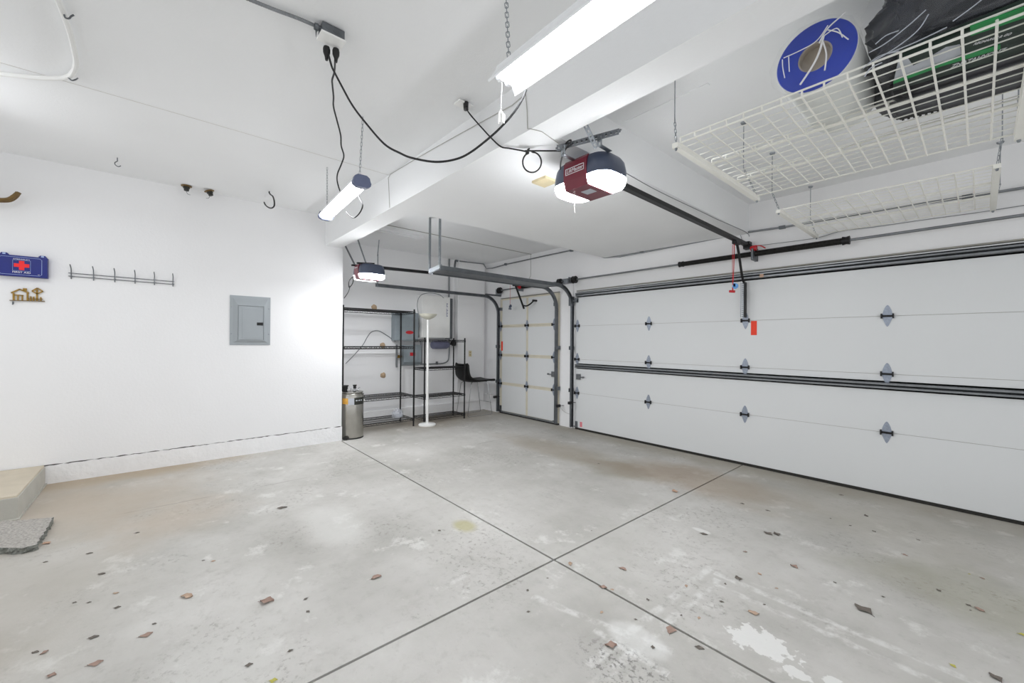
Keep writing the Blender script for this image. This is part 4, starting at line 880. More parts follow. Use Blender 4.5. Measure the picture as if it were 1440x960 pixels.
def wrap(a0, a1, z0, z1, m, nm, lab, rad=0.1553):
    b = MB(); n = 14; A = [(rad * math.cos(math.radians(a0 + (a1 - a0) * i / n)), rad * math.sin(math.radians(a0 + (a1 - a0) * i / n))) for i in range(n + 1)]
    for p, q in zip(A, A[1:]): b.face([(tx + p[0], ty + p[1], z0), (tx + q[0], ty + q[1], z0), (tx + q[0], ty + q[1], z1), (tx + p[0], ty + p[1], z1)])
    for rr_ in (rad - 0.001,): pass
    part(b.build(nm, m, r, True), lab)
wrap(-10, 58, 0.487, 0.585, m_label, 'label', 'dark label band')
wrap(-76, -40, 0.497, 0.580, m_amber, 'label', 'amber label patch')
wrap(-40, -10, 0.487, 0.580, m_boxg, 'label', 'pale middle of the label')
b = MB()
for a in (2, 16, 30): 
    a = math.radians(a); b.box(-0.001, 0.001, -0.012, 0.012, -0.008, 0.008, mat=Matrix.Translation((tx + 0.1565 * math.cos(a), ty + 0.1565 * math.sin(a), 0.545)) @ Matrix.Rotation(a, 4, 'Z'))
part(b.build('label_print', m_boxg, r), 'pale marks on the dark label')
b = MB(); b.lathe([(0.03, 0.665), (0.028, 0.695), (0.036, 0.70), (0.036, 0.735), (0.046, 0.74), (0.046, 0.752), (0, 0.755)], (tx - 0.02, ty - 0.095, 0), 18); part(b.build('valve_cap', m_rubber, r, True), 'wide black cap')
b = MB(); b.lathe([(0.014, 0.70), (0.022, 0.705), (0.020, 0.735), (0.027, 0.745), (0.027, 0.755), (0, 0.757)], (tx + 0.01, ty + 0.03, 0), 16); part(b.build('valve_cap', m_rubber, r, True), 'tall black knob')
b = MB(); b.lathe([(0.03, 0.668), (0.028, 0.68), (0.014, 0.685), (0.014, 0.705)], (tx + 0.01, ty + 0.03, 0), 14)
for sg in (-1, 1): b.tube(spline([(tx + 0.01, ty + 0.03 + sg * 0.02, 0.675), (tx + 0.01, ty + 0.03 + sg * 0.05, 0.68), (tx + 0.01, ty + 0.03 + sg * 0.055, 0.705), (tx + 0.01, ty + 0.03 + sg * (0.045 + 0.03 * (sg > 0)), 0.712)]), 0.006, 7)
b.build('valve', m_chrome, r, True)
b = MB(); b.box(tx - 0.03, tx + 0.01, ty + 0.15, ty + 0.18, 0.505, 0.535, bevel=0.006); part(b.build('spigot', m_white, r), 'small white fitting on the side')

r = thing('floor_lamp', 'white torchiere floor lamp with a shallow bowl on a slim pole', 'floor lamp', (-5.985, 3.35, 0)); lx, ly = -5.985, 3.35
b = MB(); b.lathe([(0, 0.0), (0.135, 0.0), (0.140, 0.006), (0.140, 0.022), (0.130, 0.032), (0.04, 0.040), (0.02, 0.05), (0, 0.05)], (lx, ly, 0), 40); b.build('base', m_white, r, True)
b = MB(); b.lathe([(0, 0.04), (0.022, 0.04), (0.022, 0.60), (0.0235, 0.602), (0.0235, 0.612), (0.020, 0.614), (0.020, 1.17), (0.0215, 1.172), (0.0215, 1.182), (0.018, 1.184), (0.018, 1.76), (0, 1.76)], (lx, ly, 0), 18); b.build('pole', m_white, r, True)
b = MB(); b.lathe([(0.018, 1.748), (0.05, 1.760), (0.10, 1.785), (0.135, 1.815), (0.150, 1.842), (0.146, 1.842), (0.13, 1.818), (0.09, 1.79), (0.04, 1.77), (0, 1.77)], (lx, ly, 0), 40); b.build('bowl_shade', m_shadeb, r, True)
b = MB(); b.tube(spline([(-6.000, 3.185, 1.839), (-6.000, 3.162, 1.965), (-6.000, 3.177, 2.070), (-6.000, 3.228, 2.144), (-6.000, 3.305, 2.179), (-6.000, 3.398, 2.195), (-6.000, 3.519, 2.191), (-6.000, 3.602, 2.168), (-6.000, 3.658, 2.130)]), 0.0055, 7); part(b.build('reading_arm', m_conduit, r, True), 'thin grey arm curving over the bowl')

r = thing('bar_stool', 'black shell counter stool on chrome sled legs in the corner', 'stool', (-6.335, 4.54, 0)); sx = -6.335
b = MB(); prof = [(4.225, 0.975), (4.235, 0.93), (4.25, 0.84), (4.275, 0.74), (4.31, 0.675), (4.37, 0.65), (4.47, 0.640), (4.62, 0.645), (4.74, 0.652), (4.84, 0.657), (4.89, 0.649), (4.91, 0.635)]
prof = [Vector((0, p[0], p[1])) for p in prof]; sp = spline(prof, 3); cols = 12; grid = []
for i, p in enumerate(sp):
    f = i / (len(sp) - 1); hwid = 0.225 - 0.012 * math.cos(f * math.pi * 2) - (0.03 * max(0, (0.10 - f) / 0.10) ** 2) - (0.05 * max(0, (f - 0.9) / 0.1) ** 2); row = []
    for j in range(cols + 1):
        u = -1 + 2 * j / cols; lift = (abs(u) ** 2.6) * (0.055 * math.exp(-((f - 0.36) / 0.16) ** 2) + 0.012)
        back = (abs(u) ** 2.4) * 0.05 * max(0, 1 - f / 0.35)
        row.append(b.bm.verts.new((sx + u * hwid, p.y + back, p.z + lift)))
    grid.append(row)
for A, B in zip(grid, grid[1:]):
    for j in range(cols): b.bm.faces.new((A[j], A[j + 1], B[j + 1], B[j]))
bmesh.ops.recalc_face_normals(b.bm, faces=b.bm.faces)
sh = b.build('shell', m_leather, r, True); md = sh.modifiers.new('thickness', 'SOLIDIFY'); md.thickness = 0.032; md.offset = 0
for sg in (-1, 1):
    b = MB(); x = sx + sg * 0.185; b.tube(spline([(x - sg * 0.06, 4.42, 0.645), (x - sg * 0.02, 4.36, 0.60)], 2) + [(x, 4.28, 0.03), (x, 4.29, 0.010), (x, 4.31, 0.006)], 0.0065, 8); b.tube([(x, 4.30, 0.006), (x, 4.82, 0.006)], 0.0065, 8); b.tube([(x, 4.82, 0.006), (x, 4.84, 0.02), (x - sg * 0.02, 4.75, 0.60), (x - sg * 0.06, 4.72, 0.645)], 0.0065, 8); b.build('sled_leg', m_chrome, r, True)
b = MB(); b.rod((sx - 0.185, 4.82, 0.23), (sx + 0.185, 4.82, 0.23), 0.0055, 8); part(b.build('foot_rail', m_chrome, r), 'thin chrome foot rail')
b = MB(); b.rod((sx - 0.125, 4.42, 0.638), (sx + 0.125, 4.42, 0.638), 0.0065); b.rod((sx - 0.125, 4.72, 0.638), (sx + 0.125, 4.72, 0.638), 0.0065); split(b, 'seat_bar', m_chrome, r)

# ---------------------------------------------------------------- electrical gear and odds on the recess wall
W = XB
r = thing('meter_cabinet', 'grey steel electrical cabinet with a red sticker behind the tall shelving', 'electrical cabinet', (W + 0.08, 3.28, 1.40))
b = MB().box(W, W + 0.16, 3.06, 3.50, 1.40, 1.895, bevel=0.006); b.build('cabinet_body', m_greyd, r)
b = MB().box(W + 0.158, W + 0.166, 3.075, 3.485, 1.415, 1.88, bevel=0.003); b.build('cover', m_greyd, r)
b = MB(); b.lathe([(0, 0), (0.001, 0), (0.001, 0.001), (0, 0.001)], (0, 0, -5), 4)
b = MB(); b.prism([(W + 0.166, 3.325 + 0.075 * math.cos(a), 1.545 + 0.03 * math.sin(a)) for a in (2 * math.pi * k / 20 for k in range(20))], (0.002, 0, 0)); part(b.build('sticker', m_red, r), 'red oval sticker')
r = thing('inverter_box', 'large white wall box behind the bowl of the floor lamp', 'wall box', (W + 0.1, 3.85, 1.45))
b = MB().box(W, W + 0.20, 3.545, 4.135, 1.455, 2.225, bevel=0.008); b.build('box_body', m_white, r)
b = MB()
for i in range(9): b.box(W + 0.199, W + 0.2015, 4.055, 4.082 - 0.008 * (i % 2), 1.86 + i * 0.026 + (0.02 if i > 5 else 0), 1.873 + i * 0.026 + (0.02 if i > 5 else 0))
part(b.build('printed_mark', m_blue, r), 'small blue upright print')
r = thing('wireway', 'narrow grey steel wireway standing right of the white wall box', 'wireway', (W + 0.05, 4.2, 1.42))
b = MB().box(W, W + 0.10, 4.155, 4.255, 1.44, 2.215, bevel=0.004); b.build('channel', m_steel, r)
b = MB().box(W + 0.10, W + 0.103, 4.165, 4.245, 1.46, 2.195); b.lathe([(0, 0.0), (0.012, 0.0), (0.012, 0.006), (0, 0.006)], (W + 0.102, 4.205, 1.94), 10, 'X'); b.build('cover', m_steel, r)
b = MB(); b.tube([(W + 0.03, 4.215, 2.21), (W + 0.03, 4.215, 2.985)], 0.016, 10); tag(b.build('pipe_conduit', m_conduit, None, True), 'upright metal conduit from the wireway to the recess ceiling', 'conduit')
b = MB(); b.tube(spline([(W + 0.03, 4.225, 1.445), (W + 0.03, 4.23, 1.25), (W + 0.03, 4.225, 1.12), (W + 0.03, 4.20, 1.02), (W + 0.03, 4.10, 0.975), (W + 0.03, 3.9, 0.97), (W + 0.03, 3.62, 0.97)], 5), 0.012, 9); r = b.build('pipe_conduit', m_conduit, None, True); tag(r, 'bent metal conduit curving left below the wireway', 'conduit')
b = MB(); b.box(W, W + 0.045, 3.95, 3.975, 0.955, 1.01); b.build('strap', m_steel, r)
r = thing('disconnect_box', 'grey disconnect box with a red mark behind the lamp pole', 'electrical box', (W + 0.06, 3.42, 0.95))
b = MB(); b.prism([(W, 3.24, 0.99), (W, 3.24, 1.32), (W + 0.12, 3.24, 1.32), (W + 0.12, 3.24, 1.02), (W + 0.09, 3.24, 0.97), (W, 3.24, 0.95)], (0, 0.34, 0)); b.build('box_body', m_greyd, r)
b = MB().box(W + 0.118, W + 0.123, 3.36, 3.46, 1.13, 1.19); part(b.build('sticker', m_red, r), 'small red sticker')
b = MB(); b.tube([(W + 0.05, 3.62, 0.96), (W + 0.05, 3.62, 1.40)], 0.02, 9); b.build('conduit_stub', m_conduit, r, True)
b = MB(); b.tube(spline([(W + 0.04, 3.24, 1.12), (W + 0.05, 3.19, 1.12), (W + 0.05, 3.15, 1.10)]), 0.014, 8); b.lathe([(0.02, -0.02), (0.028, -0.018), (0.028, 0.018), (0.02, 0.02)], (W + 0.05, 3.19, 1.12), 10, 'Y'); b.build('pipe_fitting', m_brass, r, True)
b = MB(); b.tube([(W + 0.05, 3.14, 1.33), (W + 0.05, 3.14, 0.97), (W + 0.05, 3.145, 0.93)], 0.017, 9); tag(b.build('pipe_conduit', m_conduit, None, True), 'short grey pipe on the wall under the steel cabinet', 'conduit')
r = thing('gas_meter', 'purple grey horizontal meter with a dark knob above the stool', 'meter', (W + 0.1, 4.02, 1.25))
b = MB(); b.lathe([(0, -0.19), (0.06, -0.19), (0.075, -0.17), (0.075, 0.12), (0.05, 0.16), (0.025, 0.19), (0, 0.19)], (W + 0.10, 4.0, 1.325), 20, 'Y'); b.bar((W, 3.95, 1.33), (W + 0.1, 3.95, 1.33), 0.06, 0.06); b.build('canister', m_tie, r, True)
b = MB(); b.lathe([(0, -0.04), (0.04, -0.04), (0.055, -0.02), (0.055, 0.03), (0.03, 0.045), (0, 0.045)], (W + 0.11, 4.27, 1.36), 16, 'Y'); b.bar((W + 0.1, 4.18, 1.34), (W + 0.1, 4.24, 1.345), 0.03, 0.03); b.build('knob', m_rubber, r, True)
r = thing('wall_outlet', 'ivory wall outlet on the boxed corner above the stool', 'outlet', (-6.597, 4.635, 1.10))
b = MB().box(-6.601, -6.593, 4.598, 4.668, 1.095, 1.212, bevel=0.003); b.build('cover_plate', m_ivory, r)
b = MB()
for z in (1.13, 1.177): b.lathe([(0, 0), (0.016, 0), (0.016, 0.002), (0, 0.002)], (-6.5935, 4.633, z), 12, 'X')
split(b, 'socket', m_tan, r, 'darker socket')
b = MB(); b.tube(spline([(-6.735, 2.279, 1.021), (-6.735, 2.404, 1.145), (-6.735, 2.555, 1.320), (-6.735, 2.637, 1.464), (-6.735, 2.697, 1.537), (-6.735, 2.783, 1.566), (-6.735, 2.859, 1.552), (-6.735, 2.987, 1.481), (-6.735, 3.131, 1.383)]), 0.006, 7)
tag(b.build('loose_cable', m_conduit, None, True), 'grey loose cable arching over the wall behind the tall shelving', 'cable')
for (px, py, z_, lab, kx) in ((526, 432.5, 0, 'tan foam plug high on the wall above the top shelf', 1.0), (538, 485, 0, 'tan foam plug on the wall at the second shelf', 0.9), (538.5, 527.5, 0, 'tan foam plug low on the wall between the shelves', 1.1)):
    pass
r_ = random.Random(11)
for (cx, cy, cz), lab in (((-6.750, 2.749, 1.961), 'tan foam plug high on the wall above the top shelf'), ((-6.750, 2.905, 1.314), 'tan foam plug on the wall just over the second shelf'), ((-6.750, 2.916, 0.799), 'tan foam plug low on the wall between the shelves')):
    b = MB(); b.lathe([(0.045, -0.004), (0.048, 0.006), (0.036, 0.022), (0.016, 0.03), (0, 0.032)], (0, 0, 0), 14, 'X')
    for v in b.bm.verts: v.co += Vector((0, r_.uniform(-.006, .006), r_.uniform(-.006, .006)))
    for v in b.bm.verts: v.co += Vector((cx, cy, cz))
    tag(b.build('foam_plug', m_tan, None, True), lab, 'foam plug')
# crumpled clear plastic on the bottom shelf
b = MB(); bmesh.ops.create_icosphere(b.bm, subdivisions=3, radius=0.1); r_ = random.Random(3)
ph = [(Vector((r_.uniform(-1, 1), r_.uniform(-1, 1), r_.uniform(-1, 1))).normalized(), r_.uniform(20, 60), r_.uniform(0, 6)) for _ in range(14)]
for v in b.bm.verts:
    d = sum(math.sin(v.co.dot(a) * f + q) for a, f, q in ph) / 14; v.co = v.co * (1 + 0.55 * d); v.co = Vector((v.co.x * 1.1, v.co.y * 0.95, max(-0.06, v.co.z) * 0.85))
    v.co += Vector((-6.30, 2.97, 0.181))
tag(b.build('plastic_bag', m_clear, None, False), 'crumpled clear plastic bag on the bottom shelf', 'bag')
b = MB(); bmesh.ops.create_icosphere(b.bm, subdivisions=3, radius=0.1); 
for v in b.bm.verts:
    d = sum(math.sin(v.co.dot(a) * f * 0.6 + q) for a, f, q in ph) / 14; v.co = v.co * (1 + 0.8 * d); v.co = Vector((v.co.x * 0.8, v.co.y * 1.1, max(-0.05, v.co.z) * 0.8)) + Vector((-6.26, 2.25, 0.168))
tag(b.build('cloth_rag', m_cloth, None, False), 'dark crumpled rag on the bottom shelf behind the tank', 'rag')

# ================================================================ hanging wire racks
def ceiling_rack(label, x0, x1, ys, z, tops, lip):
    r = thing('storage_rack', label, 'storage rack', ((x0 + x1) / 2, (ys[0] + ys[-1]) / 2, z - 0.03))
    for y0, y1 in zip(ys, ys[1:]):
        y0 += 0.008; y1 -= 0.008; b = MB()
        for y in (y0, y1): b.rod((x0, y, z), (x1, y, z), 0.0052, 7)
        k = 5
        for i in range(1, k): y = y0 + (y1 - y0) * i / k; b.rod((x0, y, z + 0.006), (x1, y, z + 0.006), 0.0029, 6)
        n = int(round((x1 - x0) / 0.0805))
        for i in range(n + 1):
            x = x0 + (x1 - x0) * i / n; P = [(x, y0, z - 0.004), (x, y1, z - 0.004)]
            if lip: P = [(x, y0 - 0.004, z + 0.028)] + P
            b.tube(P, 0.0042, 6)
        if lip: b.rod((x0, y0 - 0.004, z + 0.028), (x1, y0 - 0.004, z + 0.028), 0.0045, 7)
        b.build('shelf_panel', m_wire, r)
    for x in (x0 - 0.015, x1 + 0.015):
        b = MB(); b.bar((x, ys[0] - 0.03, z - 0.02), (x, ys[-1] + 0.02, z - 0.02), 0.032, 0.026); br = b.build('end_bar', m_wire, r)
        b = MB()
        for y in (ys[0] - 0.015, ys[-1] + 0.005): b.lathe([(0, -0.008), (0.008, -0.006), (0.008, 0.02), (0, 0.022)], (x, y, z - 0.034), 8); b.lathe([(0, -0.012), (0.006, -0.012), (0.006, 0.0)], (x, y, z - 0.034), 6)
        split(b, 'eye_bolt', m_galv, br, 'small galvanized bolt')
    for (tx_, ty_), (bx_, by_) in tops:
        b = MB(); b.chain((bx_, by_, z - 0.005), (tx_, ty_, z + 0.16), 0.03, 0.011, 0.0018); b.rod((tx_, ty_, z + 0.15), (tx_, ty_, 2.975), 0.0028, 6); b.lathe([(0, 0), (0.022, 0), (0.018, -0.012), (0.006, -0.018), (0, -0.018)], (tx_, ty_, 2.99), 12)
        part(b.build('chain', m_galv, r), 'thin hanging chain and rod')
    return r
ceiling_rack('white wire storage rack at the upper right carrying bagged goods', -1.09, 0.115, (2.165, 2.57, 2.975, 3.385), 2.50, (((-1.14, 2.20), (-1.105, 2.15)), ((-1.125, 3.18), (-1.09, 3.33)), ((0.125, 3.31), (0.13, 3.33)), ((0.13, 2.2), (0.13, 2.15))), True)
ceiling_rack('empty white wire rack hanging further back near the door header', -1.075, 0.05, (3.86, 4.27, 4.64, 5.02), 2.50, (((-1.146, 3.868), (-1.09, 3.86)), ((-1.131, 4.977), (-1.09, 5.0)), ((0.085, 3.87), (0.065, 3.86)), ((0.10, 4.98), (0.065, 5.0))), False)
# bagged roll
r = thing('wrapped_roll', 'large roll with a blue end wrapped in clear plastic on the rack', 'roll', (-0.49, 2.45, 2.51)); rx, ry0, rz, R = -0.487, 2.20, 2.672, 0.150
b = MB(); b.lathe([(0.062, 0.0), (R, 0.0), (R + 0.002, 0.01), (R + 0.002, 0.52), (R, 0.53), (0.062, 0.53), (0.060, 0.52), (0.060, 0.01), (0.062, 0.0)], (rx, ry0, rz), 48, 'Y')
b.build('roll_body', m_rollw, r, True)
b = MB(); b.lathe([(0.0635, -0.003), (R - 0.004, -0.003), (R - 0.002, 0.0), (0.0635, 0.0), (0.0635, -0.003)], (rx, ry0, rz), 48, 'Y'); part(b.build('end_face', m_rollblue, r, True), 'bright blue end of the roll')
b = MB(); b.lathe([(0.058, -0.002), (0.063, -0.002), (0.063, 0.52), (0.058, 0.52), (0.058, -0.002)], (rx, ry0, rz), 32, 'Y'); b.lathe([(0, 0.035), (0.058, 0.035), (0.058, 0.04), (0, 0.04)], (rx, ry0, rz), 32, 'Y'); part(b.build('core', m_core, r, True), 'brown cardboard core')
b = MB(); r_ = random.Random(21); n = 56; rings = []
for k, (y, rad) in enumerate(((-0.016, 0.04), (-0.020, 0.09), (-0.020, 0.135), (-0.006, 0.160), (0.05, 0.158), (0.15, 0.161), (0.28, 0.158), (0.40, 0.160), (0.50, 0.157), (0.555, 0.135), (0.57, 0.07))):
    rg = []
    for j in range(n):
        a = 2 * math.pi * j / n; rr_ = rad * (1 + 0.018 * math.sin(5 * a + k * 1.3) + 0.02 * math.sin(11 * a + k * 2.1)) + r_.uniform(-.002, .002); z = rr_ * math.sin(a)
        if math.cos(a) < -0.2 and k > 2: rr_ += 0.018 * (0.5 + 0.5 * math.sin(k * 2.3))
        rg.append(b.bm.verts.new((rx + rr_ * math.cos(a), ry0 + y + r_.uniform(-.003, .003), max(2.512, rz + z))))
    rings.append(rg)
for A, B in zip(rings, rings[1:]):
    for j in range(n): b.bm.faces.new((A[j], A[(j + 1) % n], B[(j + 1) % n], B[j]))
part(b.build('plastic_wrap', m_film, r, True), 'clear crinkled plastic wrap')
b = MB()
for P in ([(1115,79),(1137,78)], [(1150,90),(1163,75),(1171,60),(1180,54)], [(1163,75),(1158,94),(1152,108),(1140,122)], [(1165,68),(1172,78),(1174,88)], [(1155,66),(1166,60),(1186,49)], [(1114,80),(1116,98),(1119,106)]) and ():
    pass
def fold(pts, rad): b.tube(spline([(rx + a, ry0 - 0.021, rz + c) for a, c in pts]), rad, 6)
fold([(-0.115, 0.045), (-0.05, 0.045), (0.01, 0.055), (0.05, 0.10)], 0.0022); fold([(0.02, 0.04), (0.035, 0.07), (0.06, 0.095), (0.11, 0.12)], 0.003); fold([(0.035, 0.06), (0.02, 0.0), (-0.005, -0.05), (-0.05, -0.11)], 0.0042); fold([(0.03, 0.05), (0.045, -0.02), (0.04, -0.09)], 0.003); fold([(0.05, 0.08), (0.085, 0.05), (0.12, 0.0)], 0.0025); fold([(0.03, 0.06), (0.08, 0.07), (0.10, 0.02)], 0.0022); fold([(-0.12, 0.04), (-0.118, 0.0), (-0.11, -0.05)], 0.002); fold([(-0.095, 0.04), (-0.092, -0.03)], 0.002)
part(b.build('film_fold_streak', m_white, r, True), 'white folds gathered in the wrap')
# black garment bundle under clear plastic, and the flat green carton
def lump(b, c, s, seed, amp, sub=5, flat=None, fold_=0.0):
    bmesh.ops.create_icosphere(b.bm, subdivisions=sub, radius=1.0); q = random.Random(seed)
    ph = [(Vector((q.uniform(-1, 1), q.uniform(-1, 1), q.uniform(-1, 1))).normalized(), q.uniform(2, 16), q.uniform(0, 6)) for _ in range(16)]
    for v in b.bm.verts:
        p = v.co.copy(); d = sum(math.sin(p.dot(a) * f + o) / (1 + f * 0.12) for a, f, o in ph) / 7
        e = Vector([math.copysign(abs(t) ** 0.62, t) for t in p]); rg = sum((1 - abs(math.sin(p.dot(a) * f * 0.45 + o + 1.5 * math.sin(p.dot(ph[k - 3][0]) * 3)))) ** 3 for k, (a, f, o) in enumerate(ph[:7])) / 3
        p = e * (1 + amp * d + fold_ * rg)
        v.co = Vector((c[0] + p.x * s[0], c[1] + p.y * s[1], c[2] + p.z * s[2]))
        if flat is not None: v.co.z = max(flat, v.co.z)
r = thing('garment_bundle', 'black padded bundle in clear plastic on the rack beside the roll', 'bundle', (0.02, 2.6, 2.51))
b = MB(); lump(b, (0.06, 2.47, 2.73), (0.325, 0.235, 0.18), 8, 0.13, 6, 2.560, 0.22)
bmesh.ops.delete(b.bm, geom=[], context='VERTS')
b.build('bundle_body', m_cloth, r, True)
b = MB(); lump(b, (0.02, 2.66, 2.60), (0.335, 0.20, 0.10), 15, 0.08, 5, 2.512, 0.12); b.build('bundle_skirt', m_cloth, r, True)
b = MB()
for i in range(26): t = i / 25; x = -0.26 + 0.5 * t; y = 2.785 + 0.03 * math.sin(t * 3.1); b.box(x, x + 0.009, y, y + 0.018, 2.512, 2.519); b.box(x - 0.006, x + 0.016, y - 0.03, y + 0.004, 2.513, 2.530)
part(b.build('zipper', m_rubber, r), 'black zip teeth along the lower edge')
b = MB(); lump(b, (0.05, 2.455, 2.735), (0.405, 0.30, 0.212), 30, 0.03, 6, 2.565, 0.06); part(b.build('plastic_cover', m_filmb, r, True), 'clear glossy plastic cover')
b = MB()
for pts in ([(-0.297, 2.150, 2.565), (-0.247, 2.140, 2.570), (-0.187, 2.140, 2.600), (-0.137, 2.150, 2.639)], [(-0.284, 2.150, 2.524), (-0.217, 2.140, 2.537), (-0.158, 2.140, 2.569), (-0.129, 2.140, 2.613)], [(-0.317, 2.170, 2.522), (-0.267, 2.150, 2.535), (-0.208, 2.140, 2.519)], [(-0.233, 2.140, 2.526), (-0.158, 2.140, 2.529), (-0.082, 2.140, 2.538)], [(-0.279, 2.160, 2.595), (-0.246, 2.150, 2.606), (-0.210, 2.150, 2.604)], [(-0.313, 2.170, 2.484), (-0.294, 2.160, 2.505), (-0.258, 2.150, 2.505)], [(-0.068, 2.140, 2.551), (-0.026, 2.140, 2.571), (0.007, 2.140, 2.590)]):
    b.tube(spline(pts), 0.0022, 6)  # pale translucent tubes imitate glossy highlights on the bundle's film
part(b.build('film_fold_streak', m_streak, r, True), 'pale highlights painted along creases of the plastic cover')
r = thing('carton', 'flat green and grey printed carton lying on the rack under the bundle', 'carton', (0.0, 2.35, 2.51))
zc = 2.514
b = MB(); b.prism([(-0.256, 2.448, 2.514), (-0.215, 2.193, 2.514), (0.176, 2.165, 2.514), (0.205, 2.508, 2.514)], (0, 0, 0.035)); b.build('carton_body', m_boxdk, r)
def prn(P, m, nm, lab, d=0.0015):
    b = MB(); b.prism(P, (0, 0, -d)); part(b.build(nm, m, r), lab)
prn([(-0.245, 2.357, 2.514), (-0.213, 2.184, 2.514), (-0.190, 2.198, 2.514), (-0.180, 2.282, 2.514), (-0.147, 2.269, 2.514), (-0.088, 2.231, 2.514), (-0.053, 2.249, 2.514), (-0.051, 2.331, 2.514)], m_boxg, 'printed_picture', 'pale grey printed picture')
prn([(-0.249, 2.377, 2.514), (-0.243, 2.341, 2.514), (-0.107, 2.334, 2.514), (0.046, 2.361, 2.514), (0.047, 2.395, 2.514), (-0.108, 2.369, 2.514)], m_green, 'printed_stripe', 'green stripe', 0.0025)
prn([(-0.026, 2.216, 2.514), (-0.027, 2.145, 2.514), (0.121, 2.159, 2.514), (0.125, 2.233, 2.514)], m_green, 'printed_stripe', 'green panel at the top', 0.002)
A_, B_ = Vector((-0.083, 2.404, 2.514)), Vector((0.061, 2.417, 2.514)); d_ = (B_ - A_).normalized()
part(text('lettering', 'ZNATAHVONZ', (A_ + B_) / 2, d_, Vector((0, 0, -1)).cross(d_), 0.034, m_logo, r, width=(B_ - A_).length, shear=0.25, bold=0.025), 'large white lettering')
A_, B_ = Vector((-0.020, 2.287, 2.514)), Vector((0.070, 2.309, 2.514)); d_ = (B_ - A_).normalized()
part(text('lettering', 'RECHARGE & GO', (A_ + B_) / 2, d_, Vector((0, 0, -1)).cross(d_), 0.020, m_logo, r, width=(B_ - A_).length, shear=0.25, bold=0.025), 'smaller white lettering')

# ================================================================ leaves on the floor
def leaf_mesh(name, mat, seed):
    q = random.Random(seed); b = MB(); nu, nv = 7, 4; grid = []; bend = q.uniform(0.1, 0.35); tw = q.uniform(-0.6, 0.6)
    for i in range(nu + 1):
        u = i / nu; wd = 0.33 * math.sin(math.pi * min(1, u * 0.97 + 0.015)) ** 1.15 * (1 + 0.28 * math.sin(u * 11 + seed)); row = []
        for j in range(nv + 1):
            v = -1 + 2 * j / nv; row.append(b.bm.verts.new(((u - 0.5), v * wd + 0.05 * math.sin(u * 6 + seed), 0.10 + bend * (abs(v) ** 1.5) * 0.35 + 0.16 * tw * (u - 0.5) * v + 0.10 * bend * math.sin(u * 7 + seed * 2))))
        grid.append(row)
    for A, B in zip(grid, grid[1:]):
        for j in range(nv): b.bm.faces.new((A[j], A[j + 1], B[j + 1], B[j]))
    zmin = min(v.co.z for v in b.bm.verts)
    for v in b.bm.verts: v.co.z -= zmin
    b.tube([(-0.5, 0.05 * math.sin(seed), 0.02), (-0.66, 0.02, 0.01)], 0.012, 4)
    me = bpy.data.meshes.new(name); bmesh.ops.recalc_face_normals(b.bm, faces=b.bm.faces); b.bm.to_mesh(me); b.bm.free(); me.materials.append(mat)
    me.polygons.foreach_set('use_smooth', [True] * len(me.polygons)); return me
kinds = {'b': [leaf_mesh('dry_leaf', m_leafb, s) for s in (1, 2, 5)], 'd': [leaf_mesh('dry_leaf', m_leafd, s) for s in (3, 4, 9)], 't': [leaf_mesh('dry_leaf', m_leaft, s) for s in (6, 7)], 'y': [leaf_mesh('dry_leaf', m_leafy, 8)], 'o': [leaf_mesh('dry_leaf', m_leafo, 10)]}
def leaf(p, kind, size, rz, label=None):
    me = kinds[kind][int(abs(p[0] * 97 + p[1] * 31)) % len(kinds[kind])]
    o = bpy.data.objects.new('dry_leaf', me); C.objects.link(o); o.location = (p[0], p[1], 0.0005); size *= (0.85 if label else 0.68); o.scale = (size, size, size); o.rotation_euler = (0, 0, rz)
    nm = {'b': 'small brown', 'd': 'small dark', 't': 'small tan', 'y': 'small yellow green', 'o': 'small orange'}[kind]
    tag(o, label or nm + ' dry leaf scrap lying on the grey concrete floor', 'leaf', 'dry leaves on the concrete floor' if label else nm + ' leaf scraps on the floor')
